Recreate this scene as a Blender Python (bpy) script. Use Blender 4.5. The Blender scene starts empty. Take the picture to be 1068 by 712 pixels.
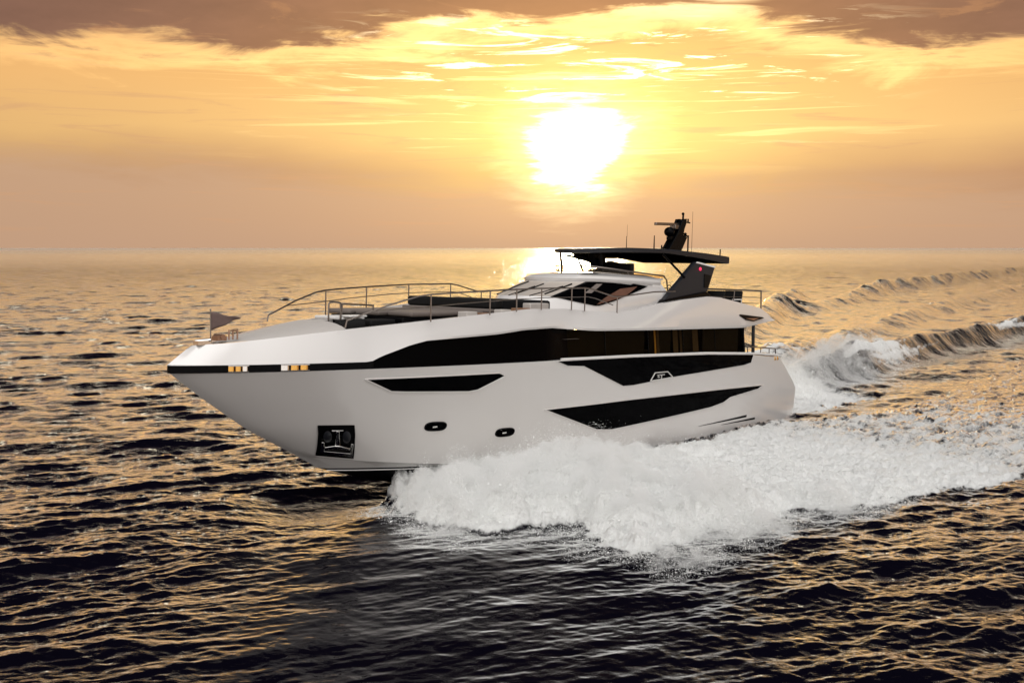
import bpy, math, random
import numpy as np
from mathutils import Matrix, Vector

random.seed(7)
S = bpy.context.scene
col = S.collection
R = math.radians

# ------------------------------------------------------------------ camera
F_PX, CAM_H = 1117.6, 7.763
cam_d = bpy.data.cameras.new('camera')
cam = bpy.data.objects.new('camera', cam_d); col.objects.link(cam)
cam_d.sensor_width = 36.0
cam_d.lens = 36.0 * F_PX / 1068.0
cam_d.clip_start = 0.5
cam_d.clip_end = 60000
cam.location = (0, 0, CAM_H)
cam.rotation_euler = (R(90) - math.atan(97.5 / F_PX), 0, 0)
S.camera = cam

# ------------------------------------------------------------------ world + sun
SUN_AZ, SUN_EL = R(3.6), R(5.6)
world = bpy.data.worlds.new('World'); S.world = world
world.use_nodes = True
W = world.node_tree
W.nodes.clear()


class X:
    """tiny expression wrapper round shader math nodes"""
    tree = W

    def __init__(s, sock): s.s = sock

    @staticmethod
    def _in(node, i, v):
        if isinstance(v, X): X.tree.links.new(v.s, node.inputs[i])
        else: node.inputs[i].default_value = v

    @staticmethod
    def m(op, *a, clamp=False):
        n = X.tree.nodes.new('ShaderNodeMath'); n.operation = op; n.use_clamp = clamp
        for i, v in enumerate(a): X._in(n, i, v)
        return X(n.outputs[0])

    def __add__(s, o): return X.m('ADD', s, o)
    __radd__ = __add__
    def __sub__(s, o): return X.m('SUBTRACT', s, o)
    def __rsub__(s, o): return X.m('SUBTRACT', o, s)
    def __mul__(s, o): return X.m('MULTIPLY', s, o)
    __rmul__ = __mul__
    def __truediv__(s, o): return X.m('DIVIDE', s, o)


def sstep(e0, e1, x):
    n = X.tree.nodes.new('ShaderNodeMapRange'); n.interpolation_type = 'SMOOTHSTEP'
    X._in(n, 0, x); X._in(n, 1, e0); X._in(n, 2, e1); n.inputs[3].default_value = 0; n.inputs[4].default_value = 1
    return X(n.outputs[0])


def xyz(x, y, z):
    n = X.tree.nodes.new('ShaderNodeCombineXYZ')
    for i, v in enumerate((x, y, z)): X._in(n, i, v)
    return X(n.outputs[0])


def noise(vec, scale=1.0, detail=4, rough=.55, dist=0.0, lac=2.0):
    n = X.tree.nodes.new('ShaderNodeTexNoise')
    X.tree.links.new(vec.s, n.inputs['Vector'])
    n.inputs['Scale'].default_value = scale; n.inputs['Detail'].default_value = detail
    n.inputs['Roughness'].default_value = rough; n.inputs['Distortion'].default_value = dist
    n.inputs['Lacunarity'].default_value = lac
    return X(n.outputs[0])


def mix(f, a, b, blend='MIX'):
    n = X.tree.nodes.new('ShaderNodeMix'); n.data_type = 'RGBA'; n.blend_type = blend; n.clamp_factor = True
    def put(i, v):
        if isinstance(v, X): X.tree.links.new(v.s, n.inputs[i])
        elif isinstance(v, (int, float)): n.inputs[i].default_value = v
        else: n.inputs[i].default_value = (*v, 1)
    put(0, f); put(6, a); put(7, b)
    return X(n.outputs[2])


def scale_col(c, f):
    n = X.tree.nodes.new('ShaderNodeVectorMath'); n.operation = 'SCALE'
    X.tree.links.new(c.s, n.inputs[0]); X._in(n, 3, f)
    return X(n.outputs[0])


def addc(a, b):
    n = X.tree.nodes.new('ShaderNodeVectorMath'); n.operation = 'ADD'
    X.tree.links.new(a.s, n.inputs[0]); X.tree.links.new(b.s, n.inputs[1])
    return X(n.outputs[0])


def rgb(c):
    n = X.tree.nodes.new('ShaderNodeRGB'); n.outputs[0].default_value = (*c, 1)
    return X(n.outputs[0])


def lin(r, g, b):
    f = lambda v: (v / 255 / 12.92) if v <= 10 else ((v / 255 + .055) / 1.055) ** 2.4
    return (f(r), f(g), f(b))


def ramp(f, stops):
    n = X.tree.nodes.new('ShaderNodeValToRGB')
    cr = n.color_ramp
    cr.interpolation = 'EASE' if False else 'LINEAR'
    while len(cr.elements) < len(stops): cr.elements.new(.5)
    for e, (p, c) in zip(cr.elements, stops):
        e.position = p; e.color = (*c, 1)
    X.tree.links.new(f.s, n.inputs[0])
    return X(n.outputs[0])


def build_sky():
    tc = W.nodes.new('ShaderNodeTexCoord')
    sep = W.nodes.new('ShaderNodeSeparateXYZ'); W.links.new(tc.outputs['Generated'], sep.inputs[0])
    dx, dy, dz = X(sep.outputs[0]), X(sep.outputs[1]), X(sep.outputs[2])
    D = 57.29578
    el = X.m('ARCSINE', dz) * D
    az = X.m('ARCTAN2', dx, dy) * D - 3.6            # degrees right of the sun
    aaz = X.m('ABSOLUTE', az)
    ela = X.m('MAXIMUM', el, 0.0)
    # slow warps of the layers
    n_slow = noise(xyz(az * .06, el * .22, 0.3), 1, 4, .5)
    n_mid = noise(xyz(az * .16 + 7.1, el * .75, 2.2), 1, 6, .6, .6)
    n_str = noise(xyz(az * .11 + 3.7, el * 1.5, 5.5), 1, 7, .62, .9)
    # ---- clear layers by elevation
    elw = ela + (n_slow - .5) * 3.0 + aaz * .02
    base = ramp(X.m('DIVIDE', elw, 60.0), [
        (0.0, lin(184, 146, 126)), (2.0 / 60, lin(176, 136, 114)), (4.2 / 60, lin(188, 142, 110)),
        (6.4 / 60, lin(240, 190, 124)), (9.0 / 60, lin(238, 182, 114)), (11.5 / 60, lin(222, 166, 106)),
        (13.0 / 60, (.95, .78, .52)), (15.5 / 60, (1.75, 1.55, 1.15)), (19.0 / 60, lin(52, 42, 56)), (27 / 60, lin(26, 20, 36)), (54 / 60, lin(24, 21, 34)), (1.0, lin(60, 58, 66))])  # unseen cream band and dark upper sky, shaped for the water's highlights and troughs
    # ---- warm glow round the veiled sun
    ex = az * .62
    ey = el - 5.9
    rad = X.m('SQRT', ex * ex + ey * ey)
    g1 = X.m('EXPONENT', rad * -.285)
    g2 = X.m('EXPONENT', rad * -.13)
    col_ = addc(base, scale_col(rgb((.74, .64, .09)), g1 * .95))
    col_ = addc(col_, scale_col(rgb((.55, .30, .05)), g2 * .28 * sstep(30, 8, el)))
    col_ = scale_col(col_, 1.0 - sstep(-9, -30, az) * .15 * sstep(9.5, 5, el) - sstep(14, 30, az) * .06)
    # purple grey bank low under the sun and at both ends of the horizon
    lowm = sstep(4.4, 1.8, el + (n_mid - .5) * 3.0 - sstep(-4, -24, az) * 1.2) * .86
    col_ = mix(lowm, col_, scale_col(rgb(lin(196, 159, 130)), 1.0 + g1 * .35))
    # bank streaks (thin grey-mauve)
    stk = sstep(.54, .70, n_str) * sstep(11.5, 8.5, el) * sstep(.3, 1.2, el) * .45
    col_ = mix(stk, col_, scale_col(rgb(lin(206, 156, 116)), 1.0 + g1 * .8))
    # long pale streaks under the bank
    ls = noise(xyz(az * .07 + 21.0, el * 2.1, 6.6), 1, 7, .6, .8)
    lsm = sstep(.56, .64, ls) * sstep(3.5, 6.5, el) * sstep(11.5, 9.0, el) * sstep(26, 8, aaz)
    col_ = addc(col_, scale_col(rgb((.9, .70, .30)), lsm * (.08 + g2 * .8)))
    # ---- thick cloud bank along the top, its lower edge broken
    edge = 11.1 - sstep(8, 17, az) * 1.7 - sstep(-4, -16, az) * 1.4 + sstep(-3, 1, az) * sstep(11, 7, az) * .6
    cm = el + (n_mid - .5) * 4.6 + (n_str - .5) * 1.6 - edge
    bank = sstep(-.25, .75, cm)
    bank_fade = sstep(15.6, 13.6, el)
    bcol = mix(g2 * 1.1, rgb(lin(116, 84, 76)), rgb(lin(222, 152, 88)))
    bshade = noise(xyz(az * .22 + 1.0, el * .6, 9.0), 1, 5, .6)
    bcol = scale_col(bcol, .72 + bshade * .56)
    bcol = mix(sstep(13.5, 22, el), bcol, rgb(lin(26, 20, 22)))
    col_ = mix(bank * bank_fade, col_, bcol)
    rim = sstep(-1.3, -.05, cm) * sstep(.9, .05, cm) * sstep(14, 12.0, el)
    col_ = addc(col_, scale_col(rgb((1.0, .66, .24)), rim * (.08 + g2 * 1.5)))
    # bright wisps between sun and bank
    wz = noise(xyz(az * .13 + 11.0, el * 1.35 + az * .02, 1.7), 1, 8, .64, 1.4)
    wm = sstep(.54, .63, wz) * sstep(6.9, 8.4, el) * sstep(12.4, 10.6, el) * sstep(17, 7, X.m('ABSOLUTE', az - 1.5))
    col_ = addc(col_, scale_col(rgb((1.5, 1.25, .72)), wm * (.2 + g2 * 2.6)))
    # dark underside puffs
    pf = sstep(.58, .70, noise(xyz(az * .2 + 31, el * .9 + 4, 3.3), 1, 6, .6, .7)) * sstep(7.5, 9.5, el) * .38
    col_ = mix(pf, col_, scale_col(rgb(lin(206, 146, 96)), 1.0))
    # ---- the sun burning through a gap in the cloud
    nb = noise(xyz(az * .30 + 2.0, el * 1.05, 8.1), 1, 5, .6, .5)
    bx = az + .15 - (el - 5.4) * .12
    by = (el - 5.3)
    nb2 = noise(xyz(az * .30 + 5.0, el * 2.0, 4.4), 1, 6, .62, .5)
    blob = (nb2 - .5) * 3.4 + X.m('SQRT', bx * bx * X.m('MAXIMUM', .92 - by * .10, .45) + by * by * 1.1) + (nb - .5) * 2.4
    core = sstep(2.75, 1.5, blob)
    halo = sstep(5.2, 1.2, blob)
    col_ = addc(col_, scale_col(rgb((1.0, .86, .42)), halo * .6))
    col_ = addc(col_, scale_col(rgb((1.0, .90, .66)), core * 1.8))
    # ---- the brighter open sky overhead and behind the camera
    back = sstep(-.02, -.50, dy) 
    ov = X.m('MAXIMUM', back, sstep(70, 84, el))
    bk = ramp(X.m('DIVIDE', ela, 90.0), [(0, lin(206, 188, 172)), (.12, lin(228, 224, 222)), (.35, lin(226, 224, 225)), (.55, (1.3, 1.26, 1.22)), (.75, (2.3, 2.26, 2.22)), (1, (2.3, 2.26, 2.2))])
    col_ = mix(ov, col_, scale_col(bk, BACK))
    # physical sky underneath
    sky = W.nodes.new('ShaderNodeTexSky'); sky.sky_type = 'NISHITA'; sky.sun_disc = False
    sky.sun_elevation = SUN_EL; sky.sun_rotation = SUN_AZ; sky.dust_density = 3.0
    col_ = addc(col_, scale_col(X(sky.outputs[0]), .004))
    bg = W.nodes.new('ShaderNodeBackground'); bg.inputs[1].default_value = 1.0
    W.links.new(col_.s, bg.inputs[0])
    out = W.nodes.new('ShaderNodeOutputWorld'); W.links.new(bg.outputs[0], out.inputs[0])


BACK = 1.72
build_sky()
world.cycles.sampling_method = 'MANUAL'
world.cycles.sample_map_resolution = 1024

sd = bpy.data.lights.new('sun', 'SUN'); sun = bpy.data.objects.new('sun', sd); col.objects.link(sun)
sd.energy = .7; sd.angle = R(3.0); sd.color = (1.0, .78, .50)
to_sun = Vector((math.sin(SUN_AZ) * math.cos(SUN_EL), math.cos(SUN_AZ) * math.cos(SUN_EL), math.sin(SUN_EL)))
sun.rotation_euler = to_sun.to_track_quat('Z', 'Y').to_euler()
sun.location = (20, 200, 60)

S.view_settings.view_transform = 'Standard'
S.view_settings.look = 'None'
S.view_settings.exposure = 0.0
S.view_settings.gamma = 1.0
S.cycles.max_bounces = 8
S.cycles.transparent_max_bounces = 12
S.cycles.sample_clamp_indirect = 4.0
S.cycles.volume_bounces = 5
S.cycles.volume_step_rate = 2.0
S.cycles.volume_max_steps = 128
S.cycles.caustics_reflective = False
S.cycles.caustics_refractive = False


# ------------------------------------------------------------------ materials
def mat(name, color, rough=.5, metal=0.0, coat=0.0, ior=1.5, var=0.0, vscale=3.0, spec=.5, bump=0.0, bscale=40.0):
    m = bpy.data.materials.new(name); m.use_nodes = True
    t = m.node_tree; X.tree = t
    b = t.nodes['Principled BSDF']
    b.inputs['Base Color'].default_value = (*color, 1)
    b.inputs['Roughness'].default_value = rough
    b.inputs['Metallic'].default_value = metal
    b.inputs['Coat Weight'].default_value = coat
    b.inputs['Coat Roughness'].default_value = .04
    b.inputs['IOR'].default_value = ior
    b.inputs['Specular IOR Level'].default_value = spec
    tc = t.nodes.new('ShaderNodeTexCoord')
    o = X(tc.outputs['Object'])
    if var > 0:
        n = noise(o, vscale, 5, .6)
        c = mix(n, tuple(v * (1 - var) for v in color), tuple(min(1, v * (1 + var)) for v in color))
        t.links.new(c.s, b.inputs['Base Color'])
        r = n * (.3 * rough) + rough * .85
        t.links.new(r.s, b.inputs['Roughness'])
    if bump > 0:
        bn = t.nodes.new('ShaderNodeBump'); bn.inputs['Strength'].default_value = bump; bn.inputs['Distance'].default_value = .01
        t.links.new(noise(o, bscale, 3, .6).s, bn.inputs['Height'])
        t.links.new(bn.outputs[0], b.inputs['Normal'])
    return m


M = {}
M['gelcoat'] = mat('white_gelcoat', (.67, .65, .63), .2, coat=.8, var=.010, vscale=.25)
M['white'] = mat('white_paint', (.80, .79, .77), .35, var=.03)
M['deck'] = mat('deck_white', (.48, .45, .42), .6, var=.06, vscale=6)
M['glass'] = mat('black_glass', (.0012, .0012, .0015), .04, spec=.015)
M['black'] = mat('black_gloss', (.002, .002, .0025), .3, var=.2, spec=.06)
M['antifoul'] = mat('black_antifouling', (.003, .003, .004), .5, var=.3, spec=.1)
M['graphite'] = mat('graphite_paint', (.013, .014, .018), .42, var=.08, spec=.3)
M['matte'] = mat('matte_black', (.003, .003, .003), .9, var=.2, spec=0.0)
M['windscreen'] = mat('windscreen_sky_sheen', (.46, .41, .36), .35, var=.05, spec=.6)  # pale sky reflection on the panes put into the base colour
M['leather'] = mat('brown_leather', (.12, .05, .028), .6, var=.3, vscale=5)
M['steel'] = mat('brushed_steel', (.42, .40, .38), .28, metal=1.0, var=.1, vscale=20)
M['dsteel'] = mat('bronzed_steel', (.20, .17, .15), .32, metal=.9, var=.1, vscale=20)
M['chrome'] = mat('chrome', (.75, .74, .72), .12, metal=1.0, var=.05)
M['sunset_brass'] = mat('sunset_orange_brass', (.80, .46, .12), .22, metal=.8, var=.15, vscale=14)  # brass whose orange base colour paints sunset light onto the fairlead rollers
M['bronze'] = mat('bronze', (.36, .22, .15), .35, metal=.7, var=.2)
M['teak'] = mat('teak', (.23, .12, .065), .6, var=.25, vscale=18)
M['cushion'] = mat('black_cushion', (.007, .007, .0075), .75, var=.2, bump=.2, spec=.2)
M['pad'] = mat('taupe_pad', (.15, .125, .11), .8, var=.12, bump=.3)
M['flag'] = mat('flag_cloth', (.16, .11, .10), .9, var=.2, vscale=10, bump=.2)
M['gold_slit'] = mat('gold_light_slit', (.75, .48, .12), .8, var=.3, vscale=9)  # sunset light through the saloon put into the colour
M['beige_slit'] = mat('beige_light_slit', (.10, .08, .06), .9, var=.5, vscale=3)  # fainter light through the saloon put into the colour
M['interior'] = mat('interior_dark', (.012, .009, .007), .7, var=.3)
M['blocker'] = mat('dark_blocker', (.004, .0035, .003), .9, var=.3)  # for the added panels that block light behind the saloon glass
M['redlamp'] = mat('red_lens', (.6, .02, .05), .2)
M['redlamp'].node_tree.nodes['Principled BSDF'].inputs['Emission Color'].default_value = (1, .03, .12, 1)
M['redlamp'].node_tree.nodes['Principled BSDF'].inputs['Emission Strength'].default_value = 1.2
M['mark'] = mat('silver_mark', (.62, .61, .58), .4, var=.05)


def clear_glass(name, tint, rough=.02, refl=1.5):
    m = bpy.data.materials.new(name); m.use_nodes = True
    t = m.node_tree; t.nodes.clear()
    o = t.nodes.new('ShaderNodeOutputMaterial')
    tr = t.nodes.new('ShaderNodeBsdfTransparent'); tr.inputs[0].default_value = (*tint, 1)
    gl = t.nodes.new('ShaderNodeBsdfGlossy'); gl.inputs['Roughness'].default_value = rough
    fr = t.nodes.new('ShaderNodeFresnel'); fr.inputs[0].default_value = refl
    mx = t.nodes.new('ShaderNodeMixShader')
    t.links.new(fr.outputs[0], mx.inputs[0]); t.links.new(tr.outputs[0], mx.inputs[1]); t.links.new(gl.outputs[0], mx.inputs[2])
    t.links.new(mx.outputs[0], o.inputs[0])
    return m


M['tint'] = clear_glass('tinted_glass', (.62, .52, .36), refl=1.05)
M['clear'] = clear_glass('deflector_glass', (.80, .62, .42))


# ------------------------------------------------------------------ mesh helpers
class MB:
    def __init__(s): s.v = []; s.f = []

    def add(s, vs, fs):
        k = len(s.v); s.v += [tuple(map(float, v)) for v in vs]; s.f += [tuple(i + k for i in f) for f in fs]; return s

    def grid(s, rows, closed=False):
        n, m = len(rows), len(rows[0])
        vs = [p for r in rows for p in r]; fs = []
        for i in range(n - 1):
            for j in range(m if closed else m - 1):
                a = i * m + j; b = i * m + (j + 1) % m
                fs.append((a, b, b + m, a + m))
        return s.add(vs, fs)

    def box(s, c, d, rot=None, taper=1.0):
        x, y, z = [v / 2 for v in d]
        vs = [Vector((sx * x * (taper if sz > 0 else 1), sy * y * (taper if sz > 0 else 1), sz * z)) for sz in (-1, 1) for sx, sy in ((-1, -1), (1, -1), (1, 1), (-1, 1))]
        if rot: vs = [rot @ v for v in vs]
        vs = [v + Vector(c) for v in vs]
        return s.add(vs, [(3, 2, 1, 0), (4, 5, 6, 7), (0, 1, 5, 4), (1, 2, 6, 5), (2, 3, 7, 6), (3, 0, 4, 7)])

    def tube(s, pts, r, n=8, r2=None, caps=True):
        P = [Vector(p) for p in pts]; N = len(P); rings = []
        up = None
        for i, p in enumerate(P):
            d = (P[min(i + 1, N - 1)] - P[max(i - 1, 0)]).normalized()
            if up is None:
                a = Vector((0, 0, 1)) if abs(d.z) < .9 else Vector((1, 0, 0))
                up = d.cross(a).normalized()
            up = (up - d * up.dot(d)).normalized(); w = d.cross(up)
            rr = r if r2 is None else r + (r2 - r) * i / (N - 1)
            rings.append([p + (up * math.cos(k * 2 * math.pi / n) + w * math.sin(k * 2 * math.pi / n)) * rr for k in range(n)])
        s.grid(rings, True)
        k = len(s.v)
        if caps:
            s.f.append(tuple(range(k - N * n + n - 1, k - N * n - 1, -1))); s.f.append(tuple(range(k - n, k)))
        return s

    def prism(s, poly, a, b):
        """poly: list of 3-D points; extruded between offsets a and b (vectors)"""
        n = len(poly); A = [Vector(p) + Vector(a) for p in poly]; B = [Vector(p) + Vector(b) for p in poly]
        fs = [tuple(range(n - 1, -1, -1)), tuple(range(n, 2 * n))]
        fs += [(i, (i + 1) % n, n + (i + 1) % n, n + i) for i in range(n)]
        return s.add(A + B, fs)

    def ball(s, c, r, n=10, sq=(1, 1, 1)):
        rows = []
        for i in range(n // 2 + 1):
            t = math.pi * i / (n // 2)
            rows.append([(c[0] + r * sq[0] * math.sin(t) * math.cos(2 * math.pi * k / n), c[1] + r * sq[1] * math.sin(t) * math.sin(2 * math.pi * k / n), c[2] + r * sq[2] * math.cos(t)) for k in range(n)])
        return s.grid(rows, True)

    def obj(s, name, m, parent=None, smooth=True, angle=35, bevel=0.0, label=None, loc=None):
        me = bpy.data.meshes.new(name)
        vs = s.v
        if loc: vs = [(v[0] - loc[0], v[1] - loc[1], v[2] - loc[2]) for v in vs]
        me.from_pydata(vs, [], s.f); me.validate(); 
        import bmesh
        bm = bmesh.new(); bm.from_mesh(me)
        bmesh.ops.remove_doubles(bm, verts=bm.verts, dist=1e-5)
        bmesh.ops.recalc_face_normals(bm, faces=bm.faces)
        bm.to_mesh(me); bm.free()
        me.materials.append(M[m])
        if smooth:
            me.shade_smooth()
            me.set_sharp_from_angle(angle=R(angle))
        o = bpy.data.objects.new(name, me); col.objects.link(o)
        if bevel > 0:
            b = o.modifiers.new('bevel', 'BEVEL'); b.width = bevel; b.segments = 2; b.limit_method = 'ANGLE'
        if parent: o.parent = parent
        if label: o['label'] = label
        if loc: o.location = loc
        return o


def tag(o, label, cat, group=None, kind=None):
    if label: o['label'] = label
    if cat: o['category'] = cat
    if group: o['group'] = group
    if kind: o['kind'] = kind
    return o


def smoothpath(pts, n=6):
    """Catmull-Rom through points"""
    P = [Vector(p) for p in pts]; out = []
    for i in range(len(P) - 1):
        p0 = P[max(i - 1, 0)]; p1 = P[i]; p2 = P[i + 1]; p3 = P[min(i + 2, len(P) - 1)]
        for k in range(n):
            t = k / n
            out.append(.5 * ((2 * p1) + (p2 - p0) * t + (2 * p0 - 5 * p1 + 4 * p2 - p3) * t * t + (3 * p1 - p0 - 3 * p2 + p3) * t ** 3))
    out.append(P[-1]); return out


# ------------------------------------------------------------------ boat frame: x forward, y port, z up
TH, SX, SD, TAU = 0.8550, 10.512, 51.645, 0.0339
hv = np.array([-math.cos(TH), -math.sin(TH)]); pv = np.array([math.sin(TH), -math.cos(TH)])
ct, st = math.cos(TAU), math.sin(TAU)


def b2w(x, y, z):
    xx = 8 + (x - 8) * ct - z * st; zz = z * ct + (x - 8) * st
    q = np.array([SX, SD]) + xx * hv + y * pv
    return Vector((q[0], q[1], zz))


o_ = b2w(0, 0, 0)
bx_, by_, bz_ = b2w(1, 0, 0) - o_, b2w(0, 1, 0) - o_, b2w(0, 0, 1) - o_
BOAT = Matrix(((bx_.x, by_.x, bz_.x, o_.x), (bx_.y, by_.y, bz_.y, o_.y), (bx_.z, by_.z, bz_.z, o_.z), (0, 0, 0, 1)))
yacht = bpy.data.objects.new('motor_yacht', None); col.objects.link(yacht)
yacht.matrix_world = BOAT
tag(yacht, 'large white motor yacht with black window bands speeding through the sea at sunset', 'yacht')

STEM = [(23.81, -.52), (24.49, -.07), (25.17, .41), (26.05, .91), (27.81, 1.85), (29.36, 2.91), (30.32, 3.63)]
ip = lambda x, pts: float(np.interp(x, [p[0] for p in pts], [p[1] for p in pts]))
def ip2(x, pts):
    p = sorted(pts); return ip(x, p)
def stemx(z): return float(np.interp(z, [p[1] for p in STEM], [p[0] for p in STEM]))
def ws(x):
    if x >= 30.4: return 0.
    if x > 10: return 3.5 * (1 - ((x - 10) / 20.4) ** 2.6) ** .8
    return 3.5 - .12 * ((10 - x) / 10) ** 2
def wct(t):
    x = t * 26.05
    if x <= 3: return 3.28
    return 3.28 * max(0, 1 - ((x - 3) / 23.05) ** 2.6) ** .8
def zct(t):
    x = t * 26.05
    return .02 + .89 * (max(0, (x - 15) / 11.05)) ** 2
SHEER = [(-1, 3.0), (1.6, 3.13), (4.2, 3.31), (8, 3.48), (13.4, 3.59), (17.5, 3.62), (31, 3.63)]
def zsh(x): return ip(x, SHEER)
XA = [(-1, .3), (.17, .35), (.4, -.2), (1.55, -.3), (1.86, 0), (3.13, 1.6)]
def hp(t, s):
    zt = zsh(t * 30.4)
    zc = zct(t); ze = .91 + s * (3.63 - .91); xe = stemx(ze)
    b = max(0, (t - .35) / .65)
    f = s ** (1 + .55 * b) if s > 0 else s
    y = wct(t) + (ws(t * 30.4) - wct(t)) * f
    z = zc + s * (zt - zc)
    x = t * xe + (1 - t) ** 8 * ip(z, XA)
    return Vector((x, y, z))
def hxz(x, z):
    t = x / 30.4; s = .5
    for _ in range(60):
        zc = zct(t)
        s = max(-.2, min(1.05, (z - zc) / (zsh(t * 30.4) - zc)))
        t = max(0, min(1, (x - (1 - t) ** 8 * ip(z, XA)) / stemx(.91 + s * 2.72)))
    return t, s
def wy(x, z):
    t, s = hxz(x, z); return hp(t, max(0, s)).y


def mir(p): return Vector((p[0], -p[1], p[2]))


# ------------------------------------------------------------------ hull
T = list(np.concatenate([np.linspace(0, .2, 14), np.linspace(.22, .85, 40), np.linspace(.86, 1, 22)]))
SS = [0, .1, .2, .3, .4, .5, .6, .7, .8, .9, 1]


def zboot(t): return min(zct(t) - .06, .41 - .05 * (25.17 - t * 25.17))
hull = MB()
bottom = MB()
for sgn in (1, -1):
    fl = (lambda p: p) if sgn > 0 else mir
    rows = [[fl(hp(t, s)) for t in T] for s in SS]
    # white strip under the chine down to the boot top
    bt = []
    for t in T:
        zb = max(-.5, zboot(t)); xe = 25.17
        bt.append(fl(Vector((t * xe + (1 - t) ** 8 * .35, wct(t) * (.965 if t > .4 else .99), zb))))
    lip = [fl(hp(t, 0) + Vector((0, -.05 if t < 1 else 0, -.015))) for t in T]
    hull.grid([bt, lip]); hull.grid([lip, rows[0]])
    hull.grid(rows)
    # bulwark cap / side-deck lip inwards at the sheer
    top = rows[-1]
    cap = [fl(Vector((hp(t, 1).x, max(0, hp(t, 1).y - .22), hp(t, 1).z + .012))) for t in T]
    hull.grid([top, cap])
    mid = []; keel = []
    for t in T:
        p = bt[T.index(t)]
        kx = t * 25.17; kz = -1.1 if kx < 18 else -1.1 + (1.1 + .41) * ((kx - 18) / 7.17) ** 1.5
        keel.append(fl(Vector((p[0], 0, min(kz, p[2] - .01) if t < 1 else p[2]))))
        mid.append(Vector((p[0], p[1] * .55, (kz + p[2]) / 2 - .05 * (1 - t))))
    bottom.grid([keel, mid, [Vector(p) - Vector((0, 0, .0)) for p in bt]])
# transom
tr = [hp(0, s) for s in SS]
hull.grid([tr, [mir(p) for p in tr]])
hull_o = hull.obj('hull', 'gelcoat', yacht, angle=22)
bottom.obj('hull_bottom', 'antifoul', hull_o, angle=40)
# thin white boot line round the bow, over the black
bl = MB()
for sgn in (1, -1):
    path = []
    for t in np.linspace(.80, .995, 24):
        zb = max(-.5, zboot(t)) - .075
        path.append(Vector((t * 25.12 - .06, sgn * (wct(t) * .955 + .012), zb)))
    bl.tube(path, .018, 6)
bl.obj('boot_line', 'white', hull_o)


def patch(bot, top, off, m, name, parent, sgn=1, thick=.03, n=46, surf=wy, zc=None):
    """panel between two x->z profiles laid on the hull side"""
    x0 = max(min(p[0] for p in bot), min(p[0] for p in top)); x1 = min(max(p[0] for p in bot), max(p[0] for p in top))
    xs = sorted(set([round(v, 4) for v in np.linspace(x0, x1, n)] + [p[0] for p in bot + top if x0 <= p[0] <= x1]))
    rows = []
    K = 5
    outer = []; inner = []
    for k in range(K + 1):
        ro = []; ri = []
        for x in xs:
            zb, zt = ip2(x, bot), ip2(x, top)
            z = zb + (zt - zb) * k / K
            y = surf(x, z)
            ro.append(Vector((x, sgn * (y + off), z))); ri.append(Vector((x, sgn * (y + off - thick), z)))
        outer.append(ro); inner.append(ri)
    b = MB(); b.grid(outer)
    rim_o = outer[0] + [r[-1] for r in outer[1:]] + outer[-1][::-1][1:] + [r[0] for r in outer[::-1][1:-1]]
    rim_i = inner[0] + [r[-1] for r in inner[1:]] + inner[-1][::-1][1:] + [r[0] for r in inner[::-1][1:-1]]
    b.grid([rim_o, rim_i], True)
    o = b.obj(name, m, parent, angle=40)
    return o, rim_o


LOW_TOP = [(17.705, 1.914), (12.92, 1.965), (7, 1.94), (2.953, 1.885)]
LOW_BOT = [(17.705, 1.90), (14.818, .954), (13.972, .882), (7.361, 1.223), (7.0, 1.27), (6.351, 1.353), (5.856, 1.525), (3.455, 1.728), (2.953, 1.88)]
FW_TOP = [(25.075, 3.317), (20.156, 3.311), (19.869, 3.205)]
FW_BOT = [(25.075, 3.31), (24.091, 2.887), (23.6, 2.85), (21.25, 2.742), (20.9, 2.78), (19.869, 3.2)]
BG_TOP = [(17.596, 3.60), (16, 3.595), (13.3, 3.57), (8, 3.455), (4.1, 3.285)]
BG_BOT = [(17.596, 3.59), (17.0, 3.403), (16.13, 3.35), (13.697, 2.497), (13.056, 2.49), (10.5, 2.655), (4.85, 2.857), (4.26, 2.937), (4.1, 3.28)]
for sgn in (1, -1):
    for b, t, nm in ((LOW_BOT, LOW_TOP, 'hull_window'), (FW_BOT, FW_TOP, 'hull_window')):
        o, rim = patch(b, t, .012, 'glass', nm, yacht, sgn)
        fr = MB(); fr.tube([p + Vector((0, sgn * .004, 0)) for p in rim] + [rim[0]], .022, 6, caps=False); fr.obj('window_frame', 'gelcoat', o)
    o, rim = patch(BG_BOT, BG_TOP, .012, 'glass', 'bulwark_glass', yacht, sgn)
    if sgn > 0: bulwark_glass = o
    fr = MB(); fr.tube(rim + [rim[0]], .014, 6, caps=False); fr.obj('glass_frame', 'gelcoat', o)
    # cap rail along the side deck
    cp = MB(); cp.tube([Vector((x, sgn * (ws(x) - .06), zsh(x) + .025)) for x in np.linspace(17.3, 1.7, 30)], .045, 8)
    cp.obj('cap_rail', 'white', yacht)

# emblem on the port bulwark glass: a trapezoid outline with a small mark
def on_hull(x, z, off): return Vector((x, wy(x, z) + off, z))
em = MB()
q = [(12.02, 2.60), (11.78, 2.90), (10.92, 2.90), (10.52, 2.66)]
def bar(b, p0, p1, r, off=.03):
    b.tube([on_hull(p0[0] + (p1[0] - p0[0]) * k / 4, p0[1] + (p1[1] - p0[1]) * k / 4, off) for k in range(5)], r, 6)
for i in range(4): bar(em, q[i], q[(i + 1) % 4], .022)
bar(em, (11.62, 2.80), (11.12, 2.80), .016); bar(em, (11.32, 2.80), (11.30, 2.66), .02); bar(em, (11.58, 2.73), (11.42, 2.72), .014)
bar(em, (11.55, 2.79), (11.52, 2.70), .012)
em.obj('emblem', 'mark', bulwark_glass)

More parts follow.
